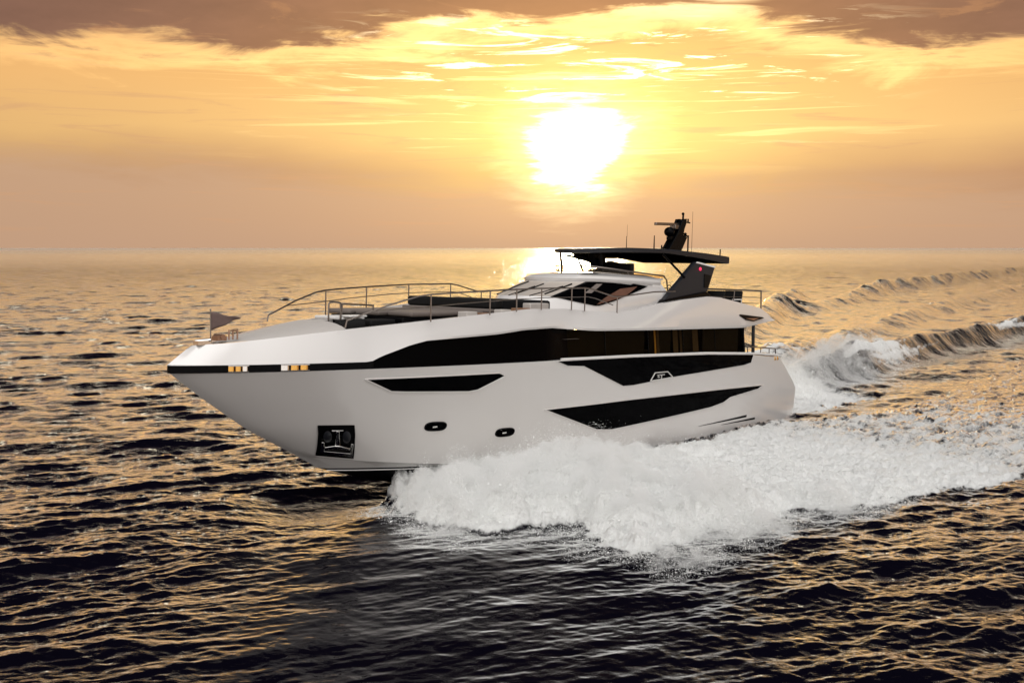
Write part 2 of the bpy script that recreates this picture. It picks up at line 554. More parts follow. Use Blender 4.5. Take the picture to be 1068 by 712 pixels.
# portholes
for cx_, cz_, tilt in ((22.15, 1.65, .035), (19.30, 1.235, .01)):
    for sgn in (1, -1):
        b = MB(); ring = []; c = []
        for k in range(28):
            a = 2 * math.pi * k / 28
            ux = (abs(math.cos(a)) ** .6) * math.copysign(1, math.cos(a)) * .39; uz = (abs(math.sin(a)) ** .8) * math.copysign(1, math.sin(a)) * .135 + ux * tilt
            ring.append((cx_ + ux, cz_ + uz))
        P = [Vector((x, sgn * (wy(x, z) + .014), z)) for x, z in ring]
        C = Vector((cx_, sgn * (wy(cx_, cz_) + .014), cz_))
        b.add([C] + P, [(0, i + 1, (i + 1) % 28 + 1) for i in range(28)])
        Q = [p - Vector((0, sgn * .04, 0)) for p in P]; b.grid([P, Q], True)
        o = b.obj('porthole', 'glass', yacht)
        r = MB(); r.tube(P + [P[0]], .022, 6, caps=False); r.obj('porthole_rim', 'black', o)
        g = MB(); g.box(C + Vector((.05, sgn * .012, -.01)), (.2, .012, .045)); g.obj('glint_bar', 'chrome', o)  # chrome bar added as the light reflection inside the porthole

# gill vents aft near the water
for sgn in (1, -1):
    for (xa, za, xb, zb, w) in ((8.2, .50, 4.27, .60, .05), (6.4, .40, 3.5, .43, .045)):
        b = MB(); rows = []
        for k in range(16):
            u = k / 15; x = xa + (xb - xa) * u; z = za + (zb - za) * u; ww = w * (.15 + .85 * u)
            rows.append([Vector((x, sgn * (wy(x, z - ww) + .01), z - ww)), Vector((x, sgn * (wy(x, z + ww) + .012), z + ww))])
        b.grid(rows)
        b.obj('side_vent', 'black', yacht)

# anchor pocket with its anchor, on each side of the bow
def anchor(sgn):
    A = [(26.02, 1.92), (24.94, 1.87), (24.5, .76), (25.60, .93)]
    P3 = [Vector((x, sgn * wy(x, z), z)) for x, z in A]
    nrm = (P3[1] - P3[0]).cross(P3[3] - P3[0]).normalized()
    if nrm.y * sgn < 0: nrm = -nrm
    def L(u, v, d=0.0):        # u aft 0..1, v down 0..1, on the local surface
        x = (A[0][0] * (1 - u) + A[1][0] * u) * (1 - v) + (A[3][0] * (1 - u) + A[2][0] * u) * v
        z = (A[0][1] * (1 - u) + A[1][1] * u) * (1 - v) + (A[3][1] * (1 - u) + A[2][1] * u) * v
        return Vector((x, sgn * wy(x, z), z)) + nrm * d
    pl = MB(); n = 8
    pl.grid([[L(i / n, j / n, .02) for i in range(n + 1)] for j in range(n + 1)])
    edge = [L(i / n, 0, .02) for i in range(n)] + [L(1, j / n, .02) for j in range(n)] + [L(1 - i / n, 1, .02) for i in range(n)] + [L(0, 1 - j / n, .02) for j in range(n)]
    pl.grid([edge, [p - nrm * .06 for p in edge]], True)
    o = pl.obj('anchor_pocket', 'black', yacht)
    fr = MB(); fr.tube(edge + [edge[0]], .02, 6, caps=False); fr.obj('pocket_rim', 'black', o)
    def poly(b, pts, d0, d1):
        n_ = len(pts)
        a = [L(u, v, d0) for u, v in pts]; c = [L(u, v, d1) for u, v in pts]
        b.add(a + c, [tuple(range(n_ - 1, -1, -1)), tuple(range(n_, 2 * n_))] + [(i, (i + 1) % n_, n_ + (i + 1) % n_, n_ + i) for i in range(n_)])
    an = MB()
    poly(an, [(.47, .10), (.55, .10), (.58, .60), (.44, .60)], .05, .13)                       # shank
    poly(an, [(.08, .50), (.15, .50), (.17, .80), (.88, .82), (.90, .52), (.96, .52), (.95, .92), (.07, .86)], .03, .09)   # roller frame
    poly(an, [(.16, .62), (.42, .56), (.60, .56), (.86, .62), (.84, .70), (.60, .64), (.42, .64), (.18, .72)], .08, .15)   # crown and flukes
    poly(an, [(.34, .10), (.68, .09), (.60, .15), (.42, .15)], .05, .10)
    an.obj('anchor', 'chrome', o, bevel=.01)
    for uc in (.24, .77):
        d = MB(); rows = []
        for r_ in (0, .6, 1):
            rows.append([L(uc + .12 * r_ * math.cos(a), .33 + .19 * r_ * math.sin(a), .10 - .05 * r_ * r_) for a in np.linspace(0, 2 * math.pi, 16, endpoint=False)])
        d.grid(rows, True); d.obj('fluke', 'graphite', o)
anchor(1); anchor(-1)

# ------------------------------------------------------------------ black band: bow stripe and window band
ZLOW = [(31, 3.84), (25.0, 3.84), (24.65, 4.0), (23.67, 4.31), (23.1, 4.43), (20.37, 4.57), (19.16, 4.69), (17.83, 4.73), (15.8, 4.60), (13.2, 4.56), (5.15, 4.47), (4.4, 4.53), (2.08, 4.74)]
def zlow(x): return ip2(x, ZLOW)
def yglass(x, z):
    a = ws(x) - .05
    b = 3.0
    u = min(1, max(0, (18.2 - x) / 1.6)); u = u * u * (3 - 2 * u)
    y = a * (1 - u) + b * u
    return max(0.0, y - .10 * (z - 3.6))
stripe = MB(); 
for sgn in (1, -1):
    xs = np.concatenate([np.linspace(30.37, 28, 20), np.linspace(27.9, 24.9, 16)])
    rows = []
    for k in range(3):
        rows.append([Vector((x, sgn * max(0, ws(x) - .02 - .0 * k), 3.625 + (zlow(x) + .02 - 3.625) * k / 2)) for x in xs])
    stripe.grid(rows)
stripe.obj('bow_stripe', 'black', yacht)
for sgn in (1, -1):
    w1 = MB(); xs = np.linspace(24.95, 16.6, 40)
    w1.grid([[Vector((x, sgn * yglass(x, z0(x)), z0(x))) for x in xs] for z0 in [(lambda x, k=k: 3.60 + (zlow(x) + .06 - 3.60) * k / 4) for k in range(5)]])
    w1.obj('side_window', 'glass', yacht)
    w2 = MB(); xs = np.linspace(16.6, 4.15, 30)
    w2.grid([[Vector((x - (.25 * k / 4 if x < 4.2 else 0) * -1, sgn * yglass(x, 2.7 + (zlow(x) + .1 - 2.7) * k / 4), 2.7 + (zlow(x) + .1 - 2.7) * k / 4)) for x in xs] for k in range(5)])
    w2.obj('saloon_window', 'tint', yacht)
    for x in (14.4, 11.6, 9.1, 6.6, 4.2):
        mu = MB(); mu.tube([Vector((x, sgn * (yglass(x, z) + .012), z)) for z in np.linspace(2.8, zlow(x) + .05, 4)], .022 if x > 4.3 else .07, 6)
        mu.obj('window_post', 'black', yacht)
    # added dark panels just behind the glass shut out light, save at the gaps
    cu = MB()
    if sgn < 0: continue
    for xc, wc, mc in ((11.02, .10, 'gold_slit'), (10.82, .16, 'beige_slit'), (9.55, .34, 'beige_slit'), (9.15, .14, 'beige_slit'), (8.05, .42, 'beige_slit')):  # strips coloured as the warm light seen through the saloon, added behind the glass
        dr_ = MB(); n_ = 14
        dr_.grid([[Vector((xc + wc * (k / n_ - .5), yglass(xc, z_) - .05 + .012 * math.sin(k * 2.2), z_)) for k in range(n_ + 1)] for z_ in np.linspace(3.55 if mc != 'leather' else 3.5, 4.5 if mc != 'leather' else 3.95, 6)])
        dr_.obj('light_slit', mc, yacht)
    gaps = [(11.62, 11.28), (10.92, 10.78), (9.75, 9.45), (9.15, 8.95), (7.75, 7.25)]
    x_hi = 16.5
    for a_, b_ in gaps + [(4.35, 4.3)]:
        if x_hi - a_ > .02:
            cu.box(((x_hi + a_) / 2, sgn * 2.78, 3.6), (x_hi - a_, .05, 2.0))
        x_hi = b_
    cu.obj('saloon_blocker', 'blocker', yacht)
inr = MB()
inr.box((10.4, 0, 2.62), (12.6, 5.5, .06))
inr.box((10.4, 0, 4.72), (12.4, 5.4, .05))
inr.box((16.4, 0, 3.6), (.1, 5.6, 1.95))
inr.box((8.3, .2, 3.05), (.9, 2.2, .8)); inr.box((12.6, -.4, 3.0), (1.4, 2.0, .7))
inr.obj('saloon_interior', 'interior', yacht)

# fairleads in the bow stripe
for sgn in (1, -1):
    for (xa, xb, kinds) in ((29.02, 28.50, 'bbs'), (27.66, 26.86, 'sbb')):
        f = MB(); L_ = xa - xb
        for k in range(8):
            pass
        xs = np.linspace(xa, xb, 9)
        f.grid([[Vector((x, sgn * (ws(x) + .0 + dy), z)) for x in xs] for z, dy in ((3.64, -.03), (3.64, .008), (3.665, .012), (3.665, -.01))])
        f.grid([[Vector((x, sgn * (ws(x) + dy), z)) for x in xs] for z, dy in ((3.83, -.03), (3.83, .008), (3.805, .012), (3.805, -.01))])
        fo = f.obj('fairlead', 'steel', yacht)
        n = len(kinds)
        for k, c in enumerate(kinds):
            x0 = xa - L_ * (k + .08) / n; x1 = xa - L_ * (k + .86) / n
            r = MB(); rows = []
            for j in range(9):
                a = math.pi * j / 8; xm = (x0 + x1) / 2; x = xm + (x0 - x1) / 2 * math.cos(a); bulge = .05 * math.sin(a)
                rows.append([Vector((x, sgn * (ws(x) - .015 + bulge), z)) for z in (3.667, 3.70, 3.77, 3.803)])
            r.grid(rows); r.obj('roller', 'sunset_brass' if c == 'b' else 'chrome', fo)

# ------------------------------------------------------------------ white upper body (bulwark forward, deck side aft)
BUL = [(29.9, 4.33), (29.66, 4.35), (28.8, 4.41), (27.35, 4.58), (25.4, 4.80), (22.76, 5.04), (20.28, 5.25), (18.73, 5.375), (17, 5.37), (15.6, 5.28), (14.2, 5.21), (12.9, 5.34), (11.64, 5.51), (9.8, 5.68), (7.98, 5.80), (7.0, 5.76), (5.89, 5.62), (4.5, 5.44), (3.25, 5.27), (2.6, 5.02), (2.08, 4.76)]
def zbul(x): return ip2(x, BUL)
def ybul(x): return max(0.0, ws(x + .8) - .15) if x > 4 else 3.3
XL = list(np.concatenate([np.linspace(30.4, 28.4, 22), np.linspace(28.2, 17, 56), np.linspace(16.8, 2.08, 70)]))
def xup(x): return x - (.74 * ((x - 20) / 10.4) ** 3 if x > 20 else 0)
body = MB()
for sgn in (1, -1):
    lo, l2, m1, m2, up, iu, il = [], [], [], [], [], [], []
    for x in XL:
        xu = xup(x); zl = zlow(x); zu = max(zbul(xu), zl + .012)
        yl = max(0, ws(x) + .0) if x > 18.5 else ws(x) - .04
        yu = ybul(xu)
        yl = min(yl, 3.45)
        def at(u, out=0):
            q = min(1, max(0, (17.6 - 1.9 * u - x) / 1.25)) * min(1, max(0, (x - 3) / 9))
            return Vector((x + (xu - x) * u, sgn * max(0, (yl + (yu - yl) * u + out + .20 * q * (1 - u * .6))), zl + (zu - zl) * u))
        k = min(1, max(0, (24.0 - x) / 3)) * min(1, max(0, (x - 2.1) / 3))      # chamfer above the glass
        lo.append(at(0)); l2.append(at(.10 + .0 * k, .05 * k)); m1.append(at(.45, .06 * k)); m2.append(at(.8, .03 * k)); up.append(at(1))
        w_ = min(.16, max(0, yu)) 
        iu.append(Vector((xu, sgn * max(0, yu - w_), zu - .005)))
        il.append(Vector((xu, sgn * max(0, yu - w_ - .02), max(zl + .05, zu - .45))))
    under = [Vector((p[0], sgn * max(0, abs(p[1]) - .5), p[2] + .01)) for p in lo]
    body.grid([under, lo, l2, m1, m2, up, iu, il])
body.obj('upper_body', 'gelcoat', yacht, angle=24)

# decks
fd = MB(); rows = []
for x in np.linspace(29.75, 25.45, 20):
    w = max(.0, ybul(x) - .1); zc_ = zbul(x)
    rows.append([Vector((x - .10 * (1 - (u) ** 2) * 0, u * w, zc_ - .09 + .27 * (1 - abs(u) ** 3) * min(1, w / 1.5))) for u in np.linspace(-1, 1, 17)])
fd.grid(rows)
last = rows[-1]
fd.grid([last, [p + Vector((-.10, 0, .012)) for p in last], [p + Vector((-.16, 0, -.05)) for p in last], [Vector((p[0] - .12, p[1], 4.2)) for p in last]])
fd.obj('foredeck', 'deck', yacht)
dk = MB()
for z, xa, xb in ((4.30, 25.35, 16.0), (5.02, 16.2, 2.4)):
    xs = np.linspace(xa, xb, 24)
    dk.grid([[Vector((x, u * (ybul(x) - .15), z)) for x in xs] for u in np.linspace(-1, 1, 5)])
xs = np.linspace(16.5, 2.3, 24)
dk.grid([[Vector((x, u * 3.0, zlow(x) + .03)) for x in xs] for u in np.linspace(-1, 1, 5)])
dk.box((16.1, 0, 4.65), (.06, 5.6, .75))
dk.box((2.25, 0, 4.86), (.22, 6.2, .24))
dk.obj('upper_deck', 'deck', yacht)
md = MB(); xs = np.linspace(17, .9, 20)
md.grid([[Vector((x, u * (ws(x) - .25), 2.55 if x > 1.2 else 2.5)) for x in xs] for u in np.linspace(-1, 1, 5)])
md.grid([[Vector((1.7 - .5 * k, u * 3.2, 3.1 - .6 * k)) for k in range(3)] for u in np.linspace(-1, 1, 5)])
md.obj('main_deck', 'teak', yacht)
# aft bulkhead of the saloon (glass doors)
ab = MB(); ab.box((4.1, 0, 3.6), (.06, 5.9, 1.9)); ab.obj('saloon_door', 'glass', yacht)
# aft quarter fittings
for sgn in (1, -1):
    p_ = MB(); p_.tube([(3.53, sgn * 3.12, 3.3), (3.55, sgn * 3.1, 4.6)], .075, 8); p_.obj('deck_post', 'graphite', yacht)
    r_ = MB(); r_.tube([(4.2, sgn * 3.22, 3.30), (4.2, sgn * 3.22, 3.62), (1.6, sgn * 3.2, 3.43), (1.55, sgn * 3.2, 3.13)], .028, 8)
    for x in (3.0, 2.2): r_.tube([(x, sgn * 3.21, zsh(x)), (x, sgn * 3.21, 3.62 - (4.2 - x) * .073)], .022, 6)
    r_.obj('quarter_rail', 'dsteel', yacht)
    for x in (1.75, 2.0):
        c_ = MB(); c_.tube([(x, sgn * 3.38, 3.0), (x, sgn * 3.44, 2.98)], .05, 8); c_.tube([(x, sgn * 3.40, 2.93), (x, sgn * 3.40, 3.1)], .028, 8)
        c_.obj('mooring_cleat', 'sunset_brass', yacht)
    # lamp slot in the overhang
    l_ = MB(); pts = [(5.56, 5.00), (5.45, 5.05), (3.45, 4.90), (3.31, 4.86), (4.30, 4.73), (5.0, 4.80)]
    ysl = lambda x, z: (ws(x) - .04) + ((ybul(x)) - (ws(x) - .04)) * min(1, max(0, (z - zlow(x)) / max(.05, zbul(x) - zlow(x)))) + .12
    l_.prism([Vector((x, sgn * ysl(x, z), z)) for x, z in pts], (0, -sgn * .1, 0), (0, 0, 0)); lo_ = l_.obj('side_lamp_slot', 'black', yacht)
    l2 = MB(); l2.prism([Vector((x, sgn * (ysl(x, z) + .006), z)) for x, z in [(5.0, 4.87), (3.8, 4.86), (4.3, 4.78)]], (0, -sgn * .02, 0), (0, 0, 0)); l2.obj('lens', 'bronze', lo_)

# ------------------------------------------------------------------ wheelhouse
XB = 9.9
LV = [(5.0, 16.9, 2.55), (5.74, 16.3, 2.5), (6.32, 14.6, 2.3), (6.42, 14.62, 2.33), (6.53, 14.42, 2.28), (6.64, 13.6, 1.98), (6.72, 12.4, 1.5)]
def hs(a, v, off=0.0):
    z, xf, w = [float(np.interp(v, range(7), [l[i] for l in LV])) for i in range(3)]
    c = max(1e-6, math.cos(a)); s = math.sin(a)
    x = XB + (xf - XB + off) * c ** (2 / 2.2); y = (w + off) * math.copysign(abs(s) ** .9, s)
    # the white roof band sags towards its after end
    z -= .10 * max(0, (13.2 - x) / 3.3) if v >= 1.9 else 0
    return Vector((x, y, z))
AA = list(np.linspace(-math.pi / 2, math.pi / 2, 81))
wh = MB()
rows = [[hs(a, v) for a in AA] for v in (0, .5, 1, 1.5, 2)] + [[hs(a, v, .04) for a in AA] for v in (2.0, 3, 4)] + [[hs(a, v) for a in AA] for v in (5, 6)]
wh.grid(rows)
rp = [r[0] for r in rows]; lp = [r[-1] for r in rows]
wh.grid([rp, lp])
n0 = len(wh.v); topring = rows[-1]
wh.add(topring, [tuple(range(len(topring)))])
wheel = wh.obj('wheelhouse', 'gelcoat', yacht, angle=28)
def house_panel(poly, m, name, parent, off=.02, n=10):
    """poly: quad-like list (a,v) corner order: front-bottom, rear-bottom, rear-top, front-top with optional bottom mid points"""
    pass
def hpanel(abot, atop, m, name, parent, off=.018, n=28, k=6):
    """bottom and top curves as a->v profiles; a runs along the panel"""
    b = MB(); R_ = []
    for j in range(k + 1):
        r = []
        for i in range(n + 1):
            u = i / n
            a0 = ip(u, [(p[0], p[1]) for p in abot]); v0 = ip(u, [(p[0], p[2]) for p in abot])
            a1 = ip(u, [(p[0], p[1]) for p in atop]); v1 = ip(u, [(p[0], p[2]) for p in atop])
            f = j / k
            r.append(hs(a0 + (a1 - a0) * f, v0 + (v1 - v0) * f, off))
        R_.append(r)
    b.grid(R_)
    return b.obj(name, m, parent, angle=60)
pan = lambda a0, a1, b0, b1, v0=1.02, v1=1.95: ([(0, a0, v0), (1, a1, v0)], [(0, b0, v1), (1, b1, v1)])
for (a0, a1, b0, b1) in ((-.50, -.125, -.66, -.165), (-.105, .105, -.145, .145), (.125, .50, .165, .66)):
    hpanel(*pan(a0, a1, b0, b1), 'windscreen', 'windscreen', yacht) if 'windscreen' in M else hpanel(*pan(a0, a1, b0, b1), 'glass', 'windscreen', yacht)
for sgn in (1, -1):
    hpanel([(0, sgn * .505, 1.0), (1, sgn * .56, .98)], [(0, sgn * .665, 1.97), (1, sgn * .715, 1.97)], 'black', 'windscreen_pillar', yacht, off=.024)
    hpanel([(0, sgn * .56, .98), (.12, sgn * .691, .85), (.5, sgn * .96, .57), (.58, sgn * 1.0, .57), (.78, sgn * 1.142, .85), (1, sgn * 1.42, 1.74)],
           [(0, sgn * .715, 1.97), (.12, sgn * .76, 1.97), (.5, sgn * 1.0, 1.96), (.58, sgn * 1.06, 1.95), (.78, sgn * 1.24, 1.90), (1, sgn * 1.432, 1.75)], 'glass', 'house_window', yacht, off=.03)
for sgn in (1, -1):
    hpanel([(0, sgn * .97, .62), (1, sgn * 1.20, 1.02)], [(0, sgn * 1.12, 1.55), (1, sgn * 1.30, 1.72)], 'leather', 'interior_patch', yacht, off=.036, n=10)  # patches added on the glass in the colours of the interior seen through it
    hpanel([(0, sgn * .80, 1.25), (1, sgn * .87, 1.25)], [(0, sgn * .82, 1.85), (1, sgn * .89, 1.85)], 'pad', 'interior_patch', yacht, off=.036, n=6)
# wipers
for a0, v0, a1, v1 in ((-.36, 1.02, -.22, 1.75), (-.02, 1.02, .10, 1.62), (.26, 1.03, .47, 1.66)):
    w = MB(); w.tube([hs(a0 + (a1 - a0) * k / 6, v0 + (v1 - v0) * k / 6, .06) for k in range(7)], .018, 6)
    w.tube([hs(a1 + (k - 3) * .022, v1 - .18 + (k - 3) * .11, .05) for k in range(7)], .03, 6)
    w.obj('wiper', 'black', yacht)
# dark slot along the roof front
sl = MB(); sl.grid([[hs(a, v, .012) for a in np.linspace(-.1, .75, 24)] for v in (4.55, 4.9)]); sl.obj('roof_vent', 'graphite', wheel)

# flybridge coaming, wind deflector
def fly(a, z, xf, w, xb=9.2, p=2.6):
    c = max(1e-6, math.cos(a)); s = math.sin(a)
    return Vector((xb + (xf - xb) * c ** (2 / p), w * math.copysign(abs(s) ** (2 / p), s), z))
fb = MB(); AF = list(np.linspace(-math.pi / 2, math.pi / 2, 61))
fb.grid([[fly(a, 6.52 - .10 * max(0, 1 - math.cos(a)), 12.55, 2.02) for a in AF], [fly(a, 6.70 - .22 * (1 - math.cos(a)), 12.45, 1.98) for a in AF], [fly(a, 6.70 - .22 * (1 - math.cos(a)), 12.3, 1.90) for a in AF], [fly(a, 5.6, 12.2, 1.88) for a in AF]])
fb.obj('fly_coaming', 'gelcoat', yacht)
wd = MB()
zt = lambda a: 6.93 - .33 * max(0, 1 - math.cos(a)) ** .8
wd.grid([[fly(a, 6.68 - .22 * (1 - math.cos(a)), 12.43, 1.95) for a in AF], [fly(a, zt(a), 12.75, 2.02) for a in AF]])
wdo = wd.obj('wind_deflector', 'clear', yacht)
tr_ = MB(); tr_.tube([fly(a, zt(a), 12.75, 2.02) for a in AF], .03, 8)
for sgn in (1, -1):
    e = fly(sgn * math.pi / 2, zt(math.pi / 2), 12.75, 2.02)
    tr_.tube([e, e + Vector((-.25, 0, -.18)), e + Vector((-.35, 0, -.65))], .03, 8)
for a in (-1.0, -.35, .35, 1.0): tr_.tube([fly(a, 6.69 - .22 * (1 - math.cos(a)), 12.44, 1.96), fly(a, zt(a), 12.75, 2.02)], .022, 6)
tr_.obj('deflector_rail', 'dsteel', wdo)
# house after quarter: stair cheek in warm white, dark well
for sgn in (1, -1):
    q_ = MB(); q_.prism([(10.6, sgn * 2.36, 5.0), (9.2, sgn * 2.45, 5.0), (9.35, sgn * 2.40, 5.9), (9.95, sgn * 2.33, 6.35), (10.4, sgn * 2.33, 6.33)], (0, 0, 0), (0, -sgn * .12, 0)); q_.obj('stair_cheek', 'white', yacht, bevel=.02)
    h_ = MB(); h_.tube(smoothpath([(9.3, sgn * 2.3, 5.6), (9.3, sgn * 2.3, 6.15), (9.15, sgn * 2.3, 6.22), (9.0, sgn * 2.3, 6.1), (8.9, sgn * 2.3, 5.9)], 4), .02, 6); h_.obj('stair_handrail', 'dsteel', yacht)
fl_ = MB(); fl_.box((6.6, 0, 5.66), (6.0, 4.6, .10)); fl_.box((9.3, 0, 5.5), (.8, 4.4, .5)); fl_.obj('fly_floor', 'cushion', yacht)
# helm seats and console silhouettes on the flybridge
hm = MB(); hm.box((10.9, .6, 6.45), (1.0, 1.6, .7)); hm.box((10.2, .55, 6.7), (.25, 1.3, .75)); hm.box((8.6, -.9, 6.1), (2.2, 1.3, .5)); hm.obj('helm_console', 'cushion', yacht, bevel=.05)

# ------------------------------------------------------------------ hardtop
HX0, HXF, HW, HP = 4.4, 12.95, 2.28, 2.6
def hz(x): return ip(x, [(4.3, 7.50), (6, 7.585), (7.1, 7.62), (9.1, 7.68), (11.0, 7.66), (12.2, 7.61), (13, 7.56)])
def htp(a, k=1.0, dz=0.0, x0=HX0):
    c = max(1e-9, math.cos(a)); s = math.sin(a)
    x = x0 + (HXF - x0) * k * c ** (2 / HP); y = HW * k * math.copysign(abs(s) ** (2 / HP), s)
    return Vector((x, y, hz(x) + dz))
top = MB()
thk = lambda x: .18 + .13 * max(0, min(1, (9 - x) / 4.6))
ring = lambda k, dz, under=False: [htp(a, k, dz - (thk(htp(a, k).x) if under else 0)) for a in AA]
top.grid([ring(.35, .05), ring(.7, .035), ring(.93, .015), ring(.985, -.01), ring(1.0, -.05), ring(1.0, .02, True), ring(.97, 0, True)])
# aft face and caps
R0 = [ring(.35, .05), ring(.7, .035), ring(.93, .015), ring(.985, -.01), ring(1.0, -.05), ring(1.0, .02, True), ring(.97, 0, True)]
top.grid([[r[0] for r in R0], [r[-1] for r in R0]])
top.add(R0[0], [tuple(range(len(R0[0])))])
ht_o = top.obj('hardtop', 'graphite', yacht, angle=40)
# underside: beams round an open roof, centre spine and folded canopy
un = MB()
un.grid([[htp(a, .97, -.005 - thk(htp(a, .97).x)) for a in AA], [htp(a, .66, .0 - thk(htp(a, .66).x)) for a in AA], [htp(a, .30, .0 - thk(htp(a, .3).x)) for a in AA]])
un.add([htp(a, .30, .0 - thk(htp(a, .3).x)) for a in AA], [tuple(range(len(AA)))])
un.prism([(11.2, -1.2, 7.47), (6.6, -1.5, 7.42), (8.4, -1.5, 7.30), (10.8, -1.2, 7.24)], (0, 0, 0), (0, .5, 0))
un.obj('hardtop_underside', 'matte', ht_o)
sp = MB()
sp.prism([(11.5, -.12, 7.45), (10.7, -.12, 7.45), (10.6, -.12, 6.85), (11.3, -.12, 6.85)], (0, 0, 0), (0, .3, 0))
for y in (-.95, .95): sp.prism([(12.1, y, 7.40), (12.05, y, 7.33), (10.9, 0, 6.98), (10.9, 0, 7.2)], (0, -.04, 0), (0, .04, 0))
sp.obj('hardtop_pylon', 'black', yacht, bevel=.03)
# front and side struts
for sgn in (1, -1):
    s1 = MB(); s1.tube([(12.15, sgn * 1.0, 7.42), (12.02, sgn * 1.0, 6.70)], .055, 8); s1.obj('hardtop_strut', 'black', yacht)
    s2 = MB(); s2.tube([(9.55, sgn * 2.2, 7.45), (8.45, sgn * 2.55, 6.55)], .05, 8); s2.obj('hardtop_strut', 'black', yacht)
    # raked arch leg
    yb, yt = 2.78, 2.28
    leg = MB()
    prof = [(10.25, 5.62), (9.45, 6.07), (7.15, 7.22), (5.65, 7.05), (6.75, 6.05), (7.0, 5.86), (8.3, 5.72)]
    Y = lambda z: yb + (yt - yb) * min(1, max(0, (z - 5.7) / 1.5))
    leg.prism([(x, sgn * Y(z), z) for x, z in prof], (0, 0, 0), (0, -sgn * .22, 0))
    lo_ = leg.obj('arch_leg', 'graphite', yacht, bevel=.03)
    ft = MB(); ft.prism([(10.45, sgn * 2.86, 5.50), (10.25, sgn * 2.85, 5.66), (7.2, sgn * 2.85, 5.98), (6.85, sgn * 2.86, 5.82), (7.3, sgn * 2.9, 5.70)], (0, sgn * .02, 0), (0, -sgn * .3, 0)); ft.obj('arch_foot', 'black', lo_, bevel=.02)
    tr2 = MB(); tr2.prism([(7.2, sgn * (Y(7.18) + .01), 7.17), (7.05, sgn * (Y(7.2) + .01), 7.22), (5.72, sgn * (Y(7.0) + .01), 7.06), (5.75, sgn * (Y(7.0) + .01), 6.99)], (0, sgn * .015, 0), (0, -sgn * .05, 0)); tr2.obj('arch_trim', 'white', lo_)
    gr = MB(); gr.prism([(6.75, sgn * (Y(6.7) + .01), 6.72), (6.2, sgn * (Y(6.7) + .01), 6.66), (6.75, sgn * (Y(6.15) + .01), 6.15), (7.05, sgn * (Y(6.1) + .01), 6.16)], (0, sgn * .008, 0), (0, -sgn * .05, 0)); gr.obj('arch_grille', 'black', lo_)
    nl = MB(); nl.ball((7.0, sgn * (Y(6.92) + .03), 6.92), .075, 12, (1, .6, 1)); nl.obj('navigation_light', 'redlamp' if sgn > 0 else 'graphite', lo_)

# mast with radar, dome and aerials
mast = bpy.data.objects.new('mast', None); col.objects.link(mast); mast.parent = yacht
ms = MB()
for y in (-.16, .16): ms.prism([(6.05, y, 7.72), (5.35, y, 7.72), (4.66, y, 8.95), (4.62, y, 9.18), (4.95, y, 9.15), (5.30, y, 8.55)], (0, -.05, 0), (0, .05, 0))
ms.prism([(5.9, -.16, 7.75), (4.9, -.16, 7.75), (4.45, -.16, 8.38), (5.35, -.16, 8.42)], (0, 0, 0), (0, .32, 0))
ms.prism([(5.15, -.13, 8.4), (4.75, -.13, 8.4), (4.55, -.13, 9.15), (4.8, -.13, 9.15)], (0, 0, 0), (0, .26, 0))
ms.obj('mast_trunk', 'black', mast, bevel=.02)
rb = MB(); rb.box((5.9, .0, 8.88), (1.9, .14, .12), Matrix.Rotation(R(2), 3, 'Y')); rb.box((5.3, 0, 8.78), (.35, .3, .2)); rb.obj('radar_scanner', 'dsteel', mast, bevel=.02)
dm = MB(); dm.ball((5.72, 0, 8.55), .24, 16, (1, 1, .9)); dm.box((5.55, 0, 8.28), (.4, .25, .14)); dm.obj('satellite_dome', 'black', mast)
tb = MB(); tb.tube([(4.65, 0, 9.0), (4.62, 0, 9.36)], .045, 8); tb.tube([(4.7, 0, 9.05), (4.05, 0, 9.03)], .035, 6); tb.ball((4.64, 0, 9.4), .07, 8); tb.tube([(4.2, 0, 9.02), (4.2, 0, 9.2)], .04, 6); pass
tb.obj('mast_head', 'black', mast)
tb = MB(); tb.tube([(4.9, 0, 8.42), (4.12, 0, 8.43)], .035, 6); tb.tube([(4.15, 0, 8.42), (4.15, 0, 7.7)], .04, 6); tb.obj('mast_spreader', 'black', mast)
ml = MB(); ml.ball((4.4, 0, 8.50), .08, 8); ml.obj('mast_light', 'black', mast)
for (x, z0, z1, r) in ((6.9, 7.7, 8.34, .035), (3.82, 7.4, 9.55, .012), (8.98, 7.7, 8.22, .02), (8.95, 8.2, 8.7, .007), (6.3, 7.7, 7.95, .05)):
    a = MB(); a.tube([(x, 0, z0), (x, 0, z1)], r, 6, r * .6); a.obj('aerial', 'black', mast)
a = MB(); a.tube([(4.55, 1.9, 7.45), (4.55, 1.9, 7.82)], .03, 6); a.obj('aerial', 'black', mast)

